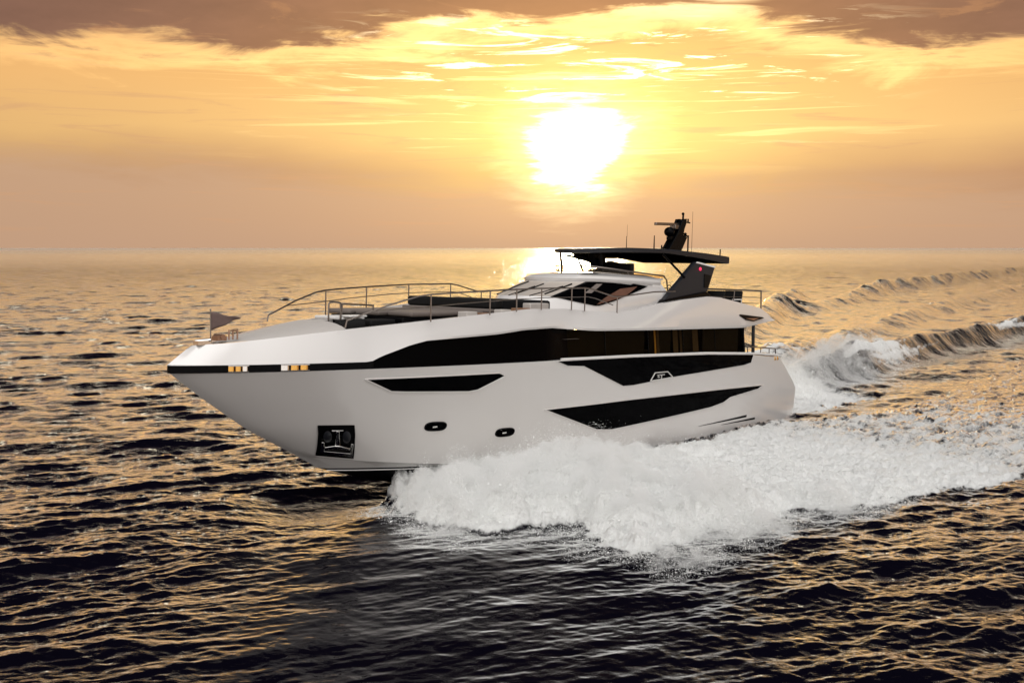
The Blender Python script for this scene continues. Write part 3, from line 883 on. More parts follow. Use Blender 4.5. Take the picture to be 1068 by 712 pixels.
# ------------------------------------------------------------------ guard rails
yr = lambda x: ws(x) - .1
for sgn in (1, -1):
    r_ = MB()
    TOPR = [(25.75, 4.86), (25.7, 5.06), (24.4, 5.50), (23.35, 5.78), (22.9, 5.84), (21.6, 5.92), (20.4, 5.98), (18.5, 6.06), (16.1, 6.10), (15.75, 6.06), (14.45, 5.80), (14.0, 5.80), (11.8, 5.97), (10.3, 6.0)]
    pt = lambda x, z: Vector((x, sgn * (yr(x) if x > 12 else 3.3), z))
    r_.tube([pt(x, z) for x, z in TOPR], .026, 8)
    MIDR = [(24.9, 5.34), (23.2, 5.44), (21.6, 5.57), (19.5, 5.70), (18.1, 5.755), (15.9, 5.79), (15.5, 5.73), (14.5, 5.49)]
    r_.tube([pt(x, z) for x, z in MIDR], .017, 6)
    rail = r_.obj('guard_rail', 'dsteel', yacht)
    for x in ((22.9, 20.6, 19.45, 18.3, 16.8, 16.1, 14.25) if sgn > 0 else (22.9, 20.8, 18.5, 16.1, 14.25)):
        z1 = ip2(x, TOPR); s_ = MB(); s_.tube([pt(x, max(zbul(x) - .03, 4.6)), pt(x, z1)], .024, 6); s_.obj('stanchion', 'dsteel', rail)
    # after rail of the flybridge deck
    ar = MB(); ar.tube([(7.5, sgn * 3.1, 6.11), (2.95, sgn * 3.1, 6.04), (2.9, sgn * 3.1, 5.2)], .035, 8)
    for dz_ in (.30, .56): ar.tube([(7.3, sgn * 3.1, 6.1 - dz_), (2.92, sgn * 3.1, 6.04 - dz_)], .012, 6)
    for x in (5.3,): ar.tube([(x, sgn * 3.1, 6.08), (x + .1, sgn * 3.1, 5.5)], .025, 6)
    ar.obj('aft_rail', 'dsteel', yacht)
arx = MB(); 
for z in (6.04, 5.74, 5.48): arx.tube([(2.92, -3.1, z), (2.92, 3.1, z)], .03 if z > 6 else .012, 6)
for y in (-1.5, 0, 1.5): arx.tube([(2.92, y, 5.1), (2.92, y, 6.04)], .02, 6)
arx.obj('aft_rail', 'dsteel', yacht)

# ------------------------------------------------------------------ foredeck fittings
wl = MB(); wl.box((28.75, 0, 4.53), (.3, .3, .12)); wl.tube([(28.75, -.2, 4.58), (28.75, .2, 4.58)], .075, 12); wl.tube([(28.45, .22, 4.5), (28.45, .22, 4.78), (28.3, .22, 4.78), (28.3, .22, 4.5)], .025, 6); wl.tube([(28.62, .28, 4.5), (28.62, .28, 4.76), (28.36, .28, 4.74)], .025, 6)
wl.obj('windlass', 'bronze', yacht)
cl = MB(); cl.tube([(29.45, -.12, 4.46), (29.1, .12, 4.50)], .05, 8); cl.box((29.3, 0, 4.42), (.4, .25, .12)); cl.obj('bow_roller', 'chrome', yacht)
fs = MB(); fs.tube([(29.03, 0, 4.42), (29.04, 0, 5.32)], .022, 8, .014); fs.ball((29.04, 0, 5.33), .028, 8); fs.obj('flagstaff', 'dsteel', yacht)
# pennant: streams aft from the staff
pn = MB(); rows = []
for i in range(15):
    u = i / 14; x = 29.02 - .92 * u; hw = .245 * (1 - u) + .018; zc_ = 5.02 + .05 * u
    rows.append([b2w(x, .09 * math.sin(u * 7 + v * .8) * u, zc_ + v * hw + .02 * math.sin(u * 9) * u) for v in np.linspace(-1, 1, 7)])
pn.grid(rows)
pen = pn.obj('pennant', 'flag', loc=tuple(b2w(29.02, 0, 5.02)))
sm = pen.modifiers.new('solid', 'SOLIDIFY'); sm.thickness = .006
tag(pen, 'small dark brown triangular pennant streaming aft from the staff at the bow', 'flag')

# sunken lounge forward: roll cushion, consoles, sun pads, sofas
ck = MB(); ck.tube([(25.34, 1.02, 4.83), (24.45, 1.12, 4.86)], .21, 18); ck.obj('bolster', 'cushion', yacht, bevel=.03)
ck = MB(); ck.box((23.5, .95, 4.93), (1.5, .7, .2)); ck.obj('seat_cushion', 'cushion', yacht, bevel=.05)
ck = MB(); ck.box((24.0, .2, 5.10), (.7, .5, .06)); ck.obj('cup_table', 'white', yacht, bevel=.02)
ck = MB(); ck.box((24.2, .3, 4.62), (1.0, 2.6, .22)); ck.obj('bench_seat', 'pad', yacht, bevel=.06)
ck = MB(); ck.box((23.9, -.6, 5.02), (.9, 1.4, .1)); ck.obj('deck_locker', 'white', yacht, bevel=.03)
hh = MB(); hh.tube(smoothpath([(24.85, 0.02, 4.9), (24.85, 0.02, 5.42), (24.78, 0.02, 5.52), (24.45, 0.02, 5.52), (24.38, 0.02, 5.42), (24.38, 0.02, 4.9)], 5), .028, 8); hh.tube([(24.85, 0.02, 5.2), (24.38, 0.02, 5.2)], .015, 6); hh.obj('grab_hoop', 'dsteel', yacht)
hh = MB(); hh.tube(smoothpath([(24.32, 0, 4.9), (24.3, 0, 5.40), (24.2, 0, 5.46), (23.1, 0, 5.42), (23.02, 0, 5.36), (23.0, 0, 5.05)], 5), .025, 8); hh.obj('grab_hoop', 'dsteel', yacht)
bs = MB(); bs.box((21.3, -.1, 4.78), (3.9, 3.5, .62)); bs.obj('sun_pad_base', 'black', yacht, bevel=.05)
for y, x0, x1 in ((-1.32, 23.35, 19.55), (-.1, 23.2, 19.55), (1.1, 22.9, 19.55)):
    p_ = MB(); p_.box(((x0 + x1) / 2, y, 5.19), (x0 - x1, 1.14, .16)); p_.obj('sun_pad', 'pad', yacht, bevel=.06)
sf = MB(); sf.box((19.1, -.2, 5.50), (.42, 4.3, .34)); sf.obj('sofa_back', 'cushion', yacht, bevel=.08)
sf = MB(); sf.box((19.35, -.2, 5.27), (.5, 4.2, .12)); sf.obj('sofa_seat', 'pad', yacht, bevel=.04)
sf = MB(); sf.box((18.1, .2, 5.06), (1.5, 4.2, .3)); sf.box((17.25, .3, 5.36), (.45, 4.4, .55)); sf.obj('sofa', 'cushion', yacht, bevel=.08)
for (x, y, l, w, h_, m_) in ((21.0, 2.28, .5, .42, .34, 'deck'), (20.35, 2.42, .45, .3, .24, 'teak'), (19.55, 2.5, .5, .35, .28, 'deck'), (18.75, 2.6, .7, .3, .26, 'teak'), (17.9, 2.55, 1.0, .35, .42, 'deck'), (22.1, 2.1, .7, .4, .12, 'white'), (23.4, 1.75, .9, .35, .14, 'white')):
    z0 = zbul(x) - .24
    lk = MB(); lk.box((x, y, z0 + h_ / 2), (l, w, h_)); lk.obj('deck_locker', m_, yacht, bevel=.03)
cp = MB()
for sgn in (1, -1):
    xs = np.linspace(25.3, 17, 30)
    cp.grid([[Vector((x, sgn * (ybul(x) - .16 - d), zbul(x) - dz)) for x in xs] for d, dz in ((0, .06), (.35, .10), (.42, .5))])
cp.obj('side_coaming', 'deck', yacht)

# two deck chairs on the upper deck, behind the arch
def chair(x, y, label):
    root = bpy.data.objects.new('deck_chair', None); col.objects.link(root)
    root.matrix_world = BOAT @ Matrix.Translation((x, y, 5.03))
    tag(root, label, 'chair', 'chairs on the aft upper deck')
    b = MB(); b.box((0, 0, .40), (.75, .8, .14)); b.obj('seat', 'cushion', root, bevel=.03)
    b = MB(); b.box((-.42, 0, .68), (.12, .85, .62), Matrix.Rotation(R(-12), 3, 'Y')); b.obj('backrest', 'cushion', root, bevel=.03)
    for s_ in (1, -1):
        b = MB(); b.box((0, s_ * .44, .62), (.8, .06, .05)); b.tube([(.36, s_ * .44, .62), (.40, s_ * .44, 0)], .025, 6); b.tube([(-.36, s_ * .44, .62), (-.45, s_ * .44, 0)], .025, 6); b.obj('arm_frame', 'white', root)
    return root
chair(6.0, 2.35, 'black cushioned deck chair on the aft upper deck, beside the raked arch leg')
chair(4.5, 2.35, 'black cushioned deck chair on the aft upper deck, nearer the stern rail')

# ------------------------------------------------------------------ sea
rng = np.random.default_rng(3)


class VNoise:
    def __init__(s, seed): s.t = np.random.default_rng(seed).random((256, 256)).astype(np.float32)
    def __call__(s, x, y):
        xi = np.floor(x); yi = np.floor(y); fx = x - xi; fy = y - yi
        xi = xi.astype(np.int64) & 255; yi = yi.astype(np.int64) & 255
        fx = fx * fx * fx * (fx * (fx * 6 - 15) + 10); fy = fy * fy * fy * (fy * (fy * 6 - 15) + 10)
        x1 = (xi + 1) & 255; y1 = (yi + 1) & 255; t = s.t
        return (t[yi, xi] * (1 - fx) + t[yi, x1] * fx) * (1 - fy) + (t[y1, xi] * (1 - fx) + t[y1, x1] * fx) * fy
    def fbm(s, x, y, o=4, g=.5):
        a = 1.; r = 0; n = 0
        for k in range(o):
            r = r + a * s(x * 2 ** k + 17.3 * k, y * 2 ** k + 9.1 * k); n += a; a *= g
        return r / n


vn = VNoise(11); vn2 = VNoise(23)


def smooth(e0, e1, x):
    t = np.clip((x - e0) / (e1 - e0), 0, 1); return t * t * (3 - 2 * t)


# radial rows
r = 15.0; radii = []
while r < 14000:
    radii.append(r)
    r += max(.055, min(r * r / 8670 * .85, .0050 * r))
radii.append(40000.0)
radii = np.array(radii)
fine = np.arange(-32, 32.001, .068)
coarse = np.concatenate([np.linspace(-180, -34, 40), fine, np.linspace(34, 180, 40)[:-1]])
ang = np.radians(coarse)
Rr, Aa = np.meshgrid(radii, ang, indexing='ij')
PX = (Rr * np.sin(Aa)).ravel(); PY = (Rr * np.cos(Aa)).ravel()
dr = np.gradient(radii); SP = np.repeat(np.maximum(dr, radii * np.radians(.068)), len(ang))
nR, nA = Rr.shape
coarse_mask = (np.abs(np.degrees(Aa)).ravel() > 32.1)
SP = np.where(coarse_mask, np.maximum(SP, Rr.ravel() * .06), SP)
Z = np.zeros_like(PX)
# wave spectrum
WAVES = []
for k in range(140):
    lam = 0.20 * (14 / 0.20) ** (rng.random() ** 1.3)
    th = R(-66) + rng.normal() * R(20)
    if rng.random() < .35: th = R(-104) + rng.normal() * R(26)
    slope = .038 * (1.0 if lam < 1.2 else (1.2 / lam) ** .58) * (0.75 + .5 * rng.random())
    WAVES.append((lam, th, slope * lam / (2 * math.pi), rng.random() * 6.28))
gust = vn.fbm(PX / 60, PY / 60, 3)
# waves flattened off the bow, shaped to keep the water there dark
_c, _s = math.cos(.0), math.sin(.0)
CALM = np.exp(-(((PX + 1.2) / 5.4) ** 2 + ((PY - 22.5) / 9.0) ** 2) ** 1.5)
CALM = CALM * (.75 + .5 * (vn2.fbm(PX * .35, PY * .35, 3) - .5))
for lam, th, amp, ph in WAVES:
    k = 2 * math.pi / lam
    att = smooth(1.5, 2.8, lam / SP)
    m = att > 0
    q = k * (PX[m] * math.cos(th) + PY[m] * math.sin(th)) + ph
    s_ = np.sin(q)
    Z[m] += amp * att[m] * (s_ + .25 * (s_ * s_ - .5) * 2) * (.65 + .7 * gust[m]) * (1 - CALM[m] * (.92 if lam < 5 else .5))

# boat coordinates on the water
qx = PX - SX; qy = PY - SD
BXc = qx * hv[0] + qy * hv[1]; BYc = qx * pv[0] + qy * pv[1]
FO = np.zeros_like(Z)
near = (np.hypot(PX, PY) < 420) & ~coarse_mask
idx = np.where(near)[0]
bx = BXc[idx]; by = BYc[idx]; z = Z[idx]; fo = np.zeros_like(z)


def polydist(pts, x, y):
    """distance, along-fraction(arc length), signed side to a polyline"""
    best = np.full(x.shape, 1e9); S_ = np.zeros_like(x); sd_ = np.zeros_like(x); acc = 0
    for (x0, y0), (x1, y1) in zip(pts[:-1], pts[1:]):
        dx, dy = x1 - x0, y1 - y0; L = math.hypot(dx, dy)
        t = np.clip(((x - x0) * dx + (y - y0) * dy) / L ** 2, 0, 1)
        ex = x - x0 - t * dx; ey = y - y0 - t * dy; d = np.hypot(ex, ey)
        m = d < best; best[m] = d[m]; S_[m] = acc + t[m] * L; sd_[m] = np.sign(dx * ey - dy * ex)[m]
        acc += L
    return best, S_, sd_, acc


def inside(poly, x, y):
    c = np.zeros(x.shape, bool); n = len(poly)
    for i in range(n):
        x0, y0 = poly[i]; x1, y1 = poly[(i + 1) % n]
        if y0 == y1: continue
        hit = ((y0 > y) != (y1 > y)) & (x < (x1 - x0) * (y - y0) / (y1 - y0) + x0)
        c ^= hit
    return c


# bow spray and the foam apron running aft on the port side
OUT = [(23.3, .6), (24.1, 2.2), (24.6, 3.9), (25.2, 5.6), (25.2, 6.9), (24.3, 7.7), (23.3, 8.0), (23.6, 9.2), (24.3, 10.6), (23.8, 11.4), (22.3, 11.6), (20.6, 11.5), (19.0, 11.9), (16.5, 12.2), (15.5, 13.4), (13.8, 14.0), (11.0, 14.3), (9.0, 15.6), (0, 18.2), (-20, 23.5), (-60, 34)]
INN = [(-60, 2.0), (-37, 3.4), (-11.5, 5.4), (-3, 5.6), (1.7, 4.0), (4, 3.2), (14, 2.8), (20, 1.6), (22.5, .5)]
ins = inside(OUT + INN, bx, by)
dO, sO, _, _ = polydist(OUT, bx, by)
dI, _, _, _ = polydist(INN[:5], bx, by)
din = np.where(ins, dO, -dO)
n1 = vn.fbm(bx * .55, by * .55, 5, .55); n2 = vn2.fbm(bx * 2.1, by * 2.1, 4, .6); n3 = vn.fbm(bx * .22 + 40, by * .22, 3)
lump = (n1 - .5) * 2
edge_in = din + lump * 1.1 + (n2 - .5) * .9
aft = smooth(14, -4, bx)                          # 0 at the bow, 1 astern
spray = smooth(-.25, .7, edge_in) * (1 - aft) + smooth(-.8, 2.6, edge_in) * aft
strength = np.interp(bx, [-40, -10, 0, 8, 14, 18, 20, 22, 24, 25.5], [.0, .03, .06, .17, .52, .9, 1.0, .95, .70, .35])
hump = strength * (smooth(-.1, 2.6, edge_in) * (1 + .35 * lump)) * (.55 + .42 * smooth(2.5, 6, by))
edge_mound = strength * .35 * np.exp(-((din - 1.0) / .9) ** 2)
dz_s = spray * (hump + edge_mound) * (1 - .35 * smooth(6, 13, by))
dz_s *= np.where(bx < 15, smooth(2.9, 4.2, by) * .9 + .1, 1)
thb = np.arctan2(by + .5, 21.5 - bx); rb = np.hypot(bx - 21.5, by + .5)
nr = vn.fbm(thb * 7.0, rb * .45, 5, .6)
nl = vn2.fbm(bx * .35, by * 2.0, 5, .6)
streak = nr * (1 - aft) + nl * aft
dz_s += spray * (streak - .5) * (.25 + .75 * strength)
dz_s += spray * ((n2 - .5) * .30 * (.35 + strength) + (vn2.fbm(bx * 5, by * 5, 3, .6) - .5) * .26 + (vn.fbm(bx * .6, by * 2.6, 5, .62) - .5) * .42 * aft)
inner = np.where(bx < 3, smooth(-.5, 1.3, dI + lump * .8), 1.0)
dz_s *= np.where(ins | (din > -1), inner, 0)
dz_s *= 1 - .55 * smooth(6, -12, bx)
m = din > -1.5
z[m] = z[m] * (1 - .75 * spray[m] * inner[m]) + dz_s[m]
fo_s = spray * inner
# astern the apron breaks up into a lace
fo_s *= 1 - .46 * smooth(13, 2, bx) - .16 * smooth(2, -16, bx) - .15 * smooth(-20, -60, bx)
gap = smooth(13.5, 10, bx) * smooth(3.9, 3.5, by + lump * .25)
fo_s *= 1 - gap
fo[m] = np.maximum(fo[m], fo_s[m])

# hollow under the raised forefoot
dB, _, _, _ = polydist([(20, 1.2), (25.5, .2)], bx, by)
hol = np.exp(-(dB / 2.0) ** 2) * (1 - spray)
z = z * (1 - .7 * hol) - .45 * hol
# wash just behind the transom
w_ = smooth(2, -1, bx) * smooth(-13, -6, bx) * smooth(3.9, 3.0, np.abs(by - .4) + lump * .6)
fo = np.maximum(fo, w_ * .85 * smooth(.30, .55, n1 + .15))
z += w_ * (n2 - .4) * .5


def ridge(pts, hprof, wl, wr, foam, rough=.4, fprof=None):
    """wl/wr: widths on the two sides of the crest line (sign>0 = left of travel)"""
    global z, fo
    d, s_, sd_, L = polydist(pts, bx, by)
    u = s_ / L
    h = np.interp(u, [p[0] for p in hprof], [p[1] for p in hprof])
    w = np.where(sd_ > 0, wl, wr) * (1 + .25 * (n3 - .5))
    g = np.exp(-(d / w) ** 2) * h * (.75 + .5 * n3)
    end = smooth(0, .02, u) 
    dl = d * sd_
    z *= 1 - .72 * np.exp(-(d / (w * 1.9)) ** 2) * np.interp(u, [0, .05], [.3, 1])
    na = vn.fbm(s_ * .10 + 3, dl * .8, 4, .5); nb_ = vn2.fbm(s_ * .13, dl * 2.2, 5, .6)
    e2 = np.exp(-(d / (w * 1.6)) ** 2) * h * rough
    z += g * (.84 + .32 * vn2.fbm(s_ * .05, s_ * 0 + h * 0 + 2.5, 3)) + e2 * .22 * (na - .5) + e2 * .10 * (nb_ - .5) + e2 * .20 * (vn2.fbm(bx * 1.1, by * 1.1, 4, .6) - .5)
    fp = fprof or [(0, 1), (1, .55)]
    f = foam * np.exp(-(d / (np.maximum(wl, wr) * 1.1)) ** 2) * np.interp(u, [p[0] for p in fp], [p[1] for p in fp])
    fo = np.maximum(fo, f * smooth(.36, .64, .5 * na + .5 * nb_))


# centre ridge thrown up behind the propellers
ridge([(-3.5, -.4), (-8, -.7), (-18, -1.8), (-32, -3.0), (-56, -2.6), (-110, 4)], [(0, .2), (.035, 1.1), (.08, 1.6), (.13, 1.9), (.2, 1.75), (.35, 1.7), (.6, 1.6), (1, 1.2)], 1.5, 1.05, .66, .6, [(0, 2.2), (.12, 2.0), (.22, 1.1), (1, .8)])
# plume that the starboard quarter throws
ridge([(2, -4.6), (-4, -5.4), (-10, -6.2), (-18, -7.6), (-30, -9.5)], [(0, .5), (.25, 1.4), (.5, 1.5), (.8, 1.0), (1, .5)], 1.6, 1.6, 1.0, .7)
ridge([(-20, -8), (-44, -12.5), (-81, -20), (-100, -23), (-161, -32), (-280, -50)], [(0, .6), (.15, 1.1), (.6, 1.0), (1, .8)], 1.9, 1.9, .42, .9)
# starboard bow wave and its outer crest
ridge([(8, -6), (-14, -13), (-44, -23), (-72, -34), (-96, -44)], [(0, .6), (.4, 1.3), (.8, 2.3), (1, 2.1)], 2.1, 2.1, .42, .7)
ridge([(-70, -31), (-100, -38), (-138, -49), (-169, -53.5), (-209, -59), (-310, -73), (-420, -90)], [(0, .8), (.2, 2.0), (.5, 2.0), (1, 1.7)], 2.3, 2.3, .30, .8)
Z[idx] = z; FO[idx] = fo
print('sea verts', len(Z))

me = bpy.data.meshes.new('sea')
nv = len(PX)
co = np.empty((nv, 3), np.float32); co[:, 0] = PX; co[:, 1] = PY; co[:, 2] = Z
i0 = (np.arange(nR - 1)[:, None] * nA + np.arange(nA)[None, :]).ravel()
i1 = (np.arange(nR - 1)[:, None] * nA + (np.arange(nA)[None, :] + 1) % nA).ravel()
quads = np.stack([i0, i1, i1 + nA, i0 + nA], 1).astype(np.int32)
nf = len(quads)
me.vertices.add(nv); me.vertices.foreach_set('co', co.ravel())
me.loops.add(nf * 4); me.loops.foreach_set('vertex_index', quads.ravel())
me.polygons.add(nf); me.polygons.foreach_set('loop_start', np.arange(0, nf * 4, 4, dtype=np.int32))
me.update(calc_edges=True)
at = me.attributes.new('foam', 'FLOAT', 'POINT'); at.data.foreach_set('value', FO.astype(np.float32))
rough_far = np.interp(Rr.ravel(), [20, 60, 150, 500, 2000, 10000], [.045, .05, .09, .17, .26, .34])
at3 = me.attributes.new('calm', 'FLOAT', 'POINT'); at3.data.foreach_set('value', CALM.astype(np.float32))
at2 = me.attributes.new('chop', 'FLOAT', 'POINT'); at2.data.foreach_set('value', rough_far.astype(np.float32))
me.shade_smooth()
sea = bpy.data.objects.new('sea', me); col.objects.link(sea)
tag(sea, 'dark choppy sea reaching to the horizon, crossed by the white wake', None, kind='structure')


def sea_material():
    m = bpy.data.materials.new('sea_water'); m.use_nodes = True
    t = m.node_tree; X.tree = t; t.nodes.clear()
    out = t.nodes.new('ShaderNodeOutputMaterial')
    geo = t.nodes.new('ShaderNodeNewGeometry'); P = X(geo.outputs['Position'])
    a = t.nodes.new('ShaderNodeAttribute'); a.attribute_name = 'foam'; foam = X(a.outputs['Fac'])
    c = t.nodes.new('ShaderNodeAttribute'); c.attribute_name = 'chop'; chop = X(c.outputs['Fac'])
    sp = t.nodes.new('ShaderNodeSeparateXYZ'); t.links.new(P.s, sp.inputs[0])
    px, py, sp_z = X(sp.outputs[0]), X(sp.outputs[1]), X(sp.outputs[2])
    u = xyz(px * .8 + py * .15, py * 1.0 - px * .12, 0.0)
    h = noise(u, 3.0, 5, .60, .5) * .06 + noise(u, 1.1, 3, .5, .4) * .13
    cl = t.nodes.new('ShaderNodeAttribute'); cl.attribute_name = 'calm'; h = h * (1.0 - X(cl.outputs['Fac']) * .95)
    far = sstep(.06, .15, chop)
    h = h + noise(u, .42, 5, .62, .4) * far * 1.1 + noise(u, .11, 3, .6, .3) * sstep(.12, .22, chop) * 1.6
    bn = t.nodes.new('ShaderNodeBump'); bn.inputs['Strength'].default_value = 1.0; bn.inputs['Distance'].default_value = .62
    t.links.new((1.0 - sstep(.14, .24, chop) * .85).s, bn.inputs['Strength'])
    t.links.new(h.s, bn.inputs['Height'])
    deep = t.nodes.new('ShaderNodeBsdfDiffuse'); deep.inputs[0].default_value = (.0022, .0018, .0048, 1)
    gl = t.nodes.new('ShaderNodeBsdfGlossy'); gl.inputs[0].default_value = (1, 1, 1, 1)
    t.links.new(chop.s, gl.inputs['Roughness']); t.links.new(bn.outputs[0], gl.inputs['Normal'])
    fr = t.nodes.new('ShaderNodeFresnel'); fr.inputs[0].default_value = 1.34; t.links.new(bn.outputs[0], fr.inputs['Normal'])
    w = t.nodes.new('ShaderNodeMixShader')
    t.links.new(X.m('MULTIPLY', X.m('POWER', X(fr.outputs[0]), 2.7), 21.0, clamp=True).s, w.inputs[0])
    t.links.new(deep.outputs[0], w.inputs[1]); t.links.new(gl.outputs[0], w.inputs[2])
    # foam
    bq = xyz(px * float(hv[0]) + py * float(hv[1]), (px * float(pv[0]) + py * float(pv[1])) * 2.2, sp_z)
    lace = noise(bq, .75, 7, .68, .7)
    fine_ = noise(P, 9.0, 5, .7)
    f = sstep(.38, .62, foam + (lace - .5) * .85 + (fine_ - .5) * .35)
    f = f * sstep(.02, .10, foam) * X.m('MINIMUM', foam * .75 + .42, 1.0)
    fb_ = t.nodes.new('ShaderNodeBump'); fb_.inputs['Strength'].default_value = .9; fb_.inputs['Distance'].default_value = .14
    t.links.new((fine_ + lace).s, fb_.inputs['Height'])
    d = t.nodes.new('ShaderNodeBsdfPrincipled')
    fc = mix(fine_, (.76, .77, .75), (.98, .985, .97))
    t.links.new(fc.s, d.inputs['Base Color']); d.inputs['Roughness'].default_value = .75
    t.links.new(fb_.outputs[0], d.inputs['Normal'])
    mx = t.nodes.new('ShaderNodeMixShader')
    t.links.new(f.s, mx.inputs[0]); t.links.new(w.outputs[0], mx.inputs[1]); t.links.new(d.outputs[0], mx.inputs[2])
    t.links.new(mx.outputs[0], out.inputs[0])
    return m


me.materials.append(sea_material())

# ------------------------------------------------------------------ airborne spray: droplets as one mesh
def height_at(bxq, byq):
    """nearest sea vertex height on the polar grid"""
    wx = SX + bxq * hv[0] + byq * pv[0]; wyy = SD + bxq * hv[1] + byq * pv[1]
    rr = np.hypot(wx, wyy); aa = np.degrees(np.arctan2(wx, wyy))
    i = np.clip(np.searchsorted(radii, rr), 0, nR - 1); j = np.clip(np.searchsorted(coarse, aa), 0, nA - 1)
    k = i * nA + j
    return wx, wyy, Z[k], FO[k]


def droplets(name, bxq, byq, lift, size, seed):
    wx, wyy, zz, ff = height_at(bxq, byq)
    g = np.random.default_rng(seed)
    n = len(bxq)
    c = np.stack([wx, wyy, zz + lift], 1)
    a = g.normal(size=(n, 3)); b = g.normal(size=(n, 3))
    a /= np.linalg.norm(a, axis=1)[:, None]; b /= np.linalg.norm(b, axis=1)[:, None]
    a *= size[:, None]; b *= size[:, None]
    v = np.stack([c + a, c - a * .5 + b * .8, c - a * .5 - b * .8], 1).reshape(-1, 3).astype(np.float32)
    f = np.arange(n * 3, dtype=np.int32).reshape(-1, 3)
    me = bpy.data.meshes.new(name)
    me.vertices.add(len(v)); me.vertices.foreach_set('co', v.ravel())
    me.loops.add(len(f) * 3); me.loops.foreach_set('vertex_index', f.ravel())
    me.polygons.add(len(f)); me.polygons.foreach_set('loop_start', np.arange(0, len(f) * 3, 3, dtype=np.int32))
    me.update(calc_edges=True)
    me.materials.append(M['droplet'])
    o = bpy.data.objects.new(name, me); col.objects.link(o)
    return o


M['droplet'] = mat('spray_droplets', (.93, .94, .92), .6)
g = np.random.default_rng(5)
N = 3200000
bxq = g.uniform(4, 27, N); byq = g.uniform(.6, 14, N)
insq = inside(OUT + INN, bxq, byq)
dq, _, _, _ = polydist(OUT, bxq, byq)
dd = np.where(insq, dq, -dq)
nq = vn.fbm(bxq * .55, byq * .55, 5, .55)
fq = vn2.fbm(bxq * 1.7, byq * 1.7, 4, .6)
thq = np.arctan2(byq + .5, 21.5 - bxq); rq = np.hypot(bxq - 21.5, byq + .5)
sq = vn.fbm(thq * 7.0, rq * .45, 5, .6)
stq = np.interp(bxq, [4, 8, 14, 18, 20, 22, 24, 26], [.05, .12, .40, .75, 1.0, 1.0, .9, .6])
clump = smooth(.34, .66, .5 * fq + .5 * sq)
prob = smooth(-1.5, .5, dd + (nq - .5) * 2.2 + (sq - .5) * 1.6) * stq * (.15 + .85 * clump) * np.where(dd < 1.6, 1.0, .45)
keep = g.random(N) < prob
keep &= ~(byq < np.interp(bxq, [4, 14, 20, 22.5], [3.7, 3.4, 1.9, .7]))
bxq, byq, nq, stq, dd, clump = [a[keep] for a in (bxq, byq, nq, stq, dd, clump)]
lift = g.exponential(1.0, len(bxq)) * (.03 + .42 * stq * clump * smooth(.36, .62, nq)) * smooth(-1.7, .6, dd)
lift = np.minimum(lift * np.clip((byq + np.clip(bxq - 20.5, 0, 2) - 1.5) / 5, .12, 1), 1.1)
size = np.exp(g.normal(-4.75, .45, len(bxq)))
sp_o = droplets('bow_spray', bxq, byq, lift, size, 1)
tag(sp_o, 'white burst of spray thrown out beside the yacht hull', None, kind='stuff')
# fine mist hanging over the burst
def mist(name, gx, gy, hfun, dens, label):
    GX, GY = np.meshgrid(gx, gy, indexing='ij'); x_, y_ = GX.ravel(), GY.ravel()
    mh = hfun(x_, y_)
    wx, wyy, zz, _ = height_at(x_, y_)
    nx_, ny_ = GX.shape; on = (mh > .05).reshape(nx_, ny_)
    cell = on[:-1, :-1] & on[1:, :-1] & on[1:, 1:] & on[:-1, 1:]
    V = []; Fq = []; tid = {}
    def vid(i, j, top):
        k = (i, j, top)
        if k not in tid:
            q_ = i * ny_ + j
            tid[k] = len(V); V.append((wx[q_], wyy[q_], zz[q_] + (mh[q_] if top else -.25)))
        return tid[k]
    for i, j in zip(*np.where(cell)):
        i, j = int(i), int(j)
        Fq.append((vid(i, j, 1), vid(i + 1, j, 1), vid(i + 1, j + 1, 1), vid(i, j + 1, 1)))
        Fq.append((vid(i, j, 0), vid(i, j + 1, 0), vid(i + 1, j + 1, 0), vid(i + 1, j, 0)))
        for (di, dj, a_, b_) in ((-1, 0, (0, 1), (0, 0)), (1, 0, (1, 0), (1, 1)), (0, -1, (0, 0), (1, 0)), (0, 1, (1, 1), (0, 1))):
            ii, jj = i + di, j + dj
            if not (0 <= ii < cell.shape[0] and 0 <= jj < cell.shape[1] and cell[ii, jj]):
                Fq.append((vid(i + a_[0], j + a_[1], 1), vid(i + a_[0], j + a_[1], 0), vid(i + b_[0], j + b_[1], 0), vid(i + b_[0], j + b_[1], 1)))
    mm = bpy.data.meshes.new(name); mm.from_pydata(V, [], Fq); mm.update()
    mi = bpy.data.materials.new(name); mi.use_nodes = True; t = mi.node_tree; X.tree = t; t.nodes.clear()
    out = t.nodes.new('ShaderNodeOutputMaterial'); pv_ = t.nodes.new('ShaderNodeVolumePrincipled')
    pv_.inputs['Color'].default_value = (.98, .985, .98, 1); pv_.inputs['Anisotropy'].default_value = .1
    geo = t.nodes.new('ShaderNodeNewGeometry')
    dn = sstep(.42, .66, noise(X(geo.outputs['Position']), 1.5, 6, .66, .6)) * dens + dens * .05
    t.links.new(dn.s, pv_.inputs['Density']); t.links.new(pv_.outputs[0], out.inputs['Volume'])
    mm.materials.append(mi)
    mo = bpy.data.objects.new(name, mm); col.objects.link(mo)
    tag(mo, label, None, kind='stuff')


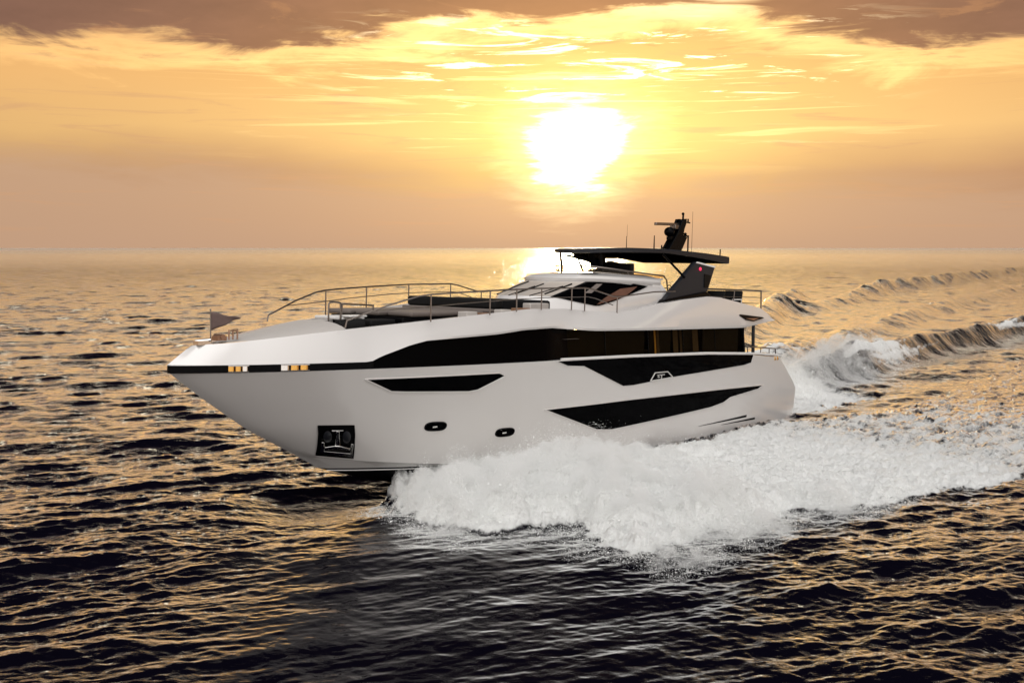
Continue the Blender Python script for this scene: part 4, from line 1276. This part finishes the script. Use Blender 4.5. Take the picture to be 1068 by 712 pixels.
def bow_h(x, y):
    i_ = inside(OUT + INN, x, y); d_, _, _, _ = polydist(OUT, x, y); dd_ = np.where(i_, d_, -d_)
    st_ = np.interp(x, [13, 16, 19, 21, 24, 26.5], [.0, .45, .9, 1.0, .9, .4])
    lum = vn.fbm(x * .55, y * .55, 5, .55); th_ = np.arctan2(y + .5, 21.5 - x); r_ = np.hypot(x - 21.5, y + .5)
    sk = vn.fbm(th_ * 7.0, r_ * .45, 5, .6)
    mh = st_ * smooth(-1.0, 1.4, dd_ + (lum - .5) * 2.4 + (sk - .5) * 1.4) * (.08 + .80 * smooth(.36, .70, .5 * lum + .5 * sk))
    mh *= .18 + .82 * smooth(2.5, 7.0, y + np.clip(x - 20.0, 0, 3))
    return np.where(y < np.interp(x, [4, 14, 20, 22.5], [3.5, 3.2, 1.8, .6]), 0, mh)


def stern_h(x, y):
    cy = np.interp(x, [-28, -18, -8, -3], [-2.7, -1.8, -.7, -.4])
    n_ = vn.fbm(x * .5, y * .6, 5, .6)
    return 1.0 * np.exp(-((y - cy) / 1.4) ** 2) * smooth(-3.5, -8, x) * smooth(-27, -15, x) * smooth(.30, .62, n_)


mist('spray_mist', np.arange(13.0, 27.0, .16), np.arange(.5, 13.6, .16), bow_h, 4.6, 'fine white mist hanging over the spray beside the hull')
mist('wake_mist', np.arange(-28.0, -3.0, .25), np.arange(-6, 3, .25), stern_h, 2.2, 'pale mist hanging over the plume behind the stern')
# stern plume
N = 120000
u = g.random(N); bx2 = -3 - 27 * u; cy = np.interp(bx2, [-30, -18, -8, -3], [-2.9, -1.8, -.7, -.4])
by2 = cy + g.normal(0, 1.2, N)
nq = vn2.fbm(bx2 * .6, by2 * .6, 4, .55)
keep = g.random(N) < smooth(.36, .60, nq) * smooth(-30, -14, bx2)
bx2, by2, nq = bx2[keep], by2[keep], nq[keep]
lift = np.minimum(g.exponential(1.0, len(bx2)) * .35 * smooth(.42, .7, nq), 1.2)
sp2 = droplets('wake_spray', bx2, by2, lift, np.exp(g.normal(-4.1, .4, len(bx2))), 2)
tag(sp2, 'pale plume of spray rising behind the yacht stern', None, kind='stuff')
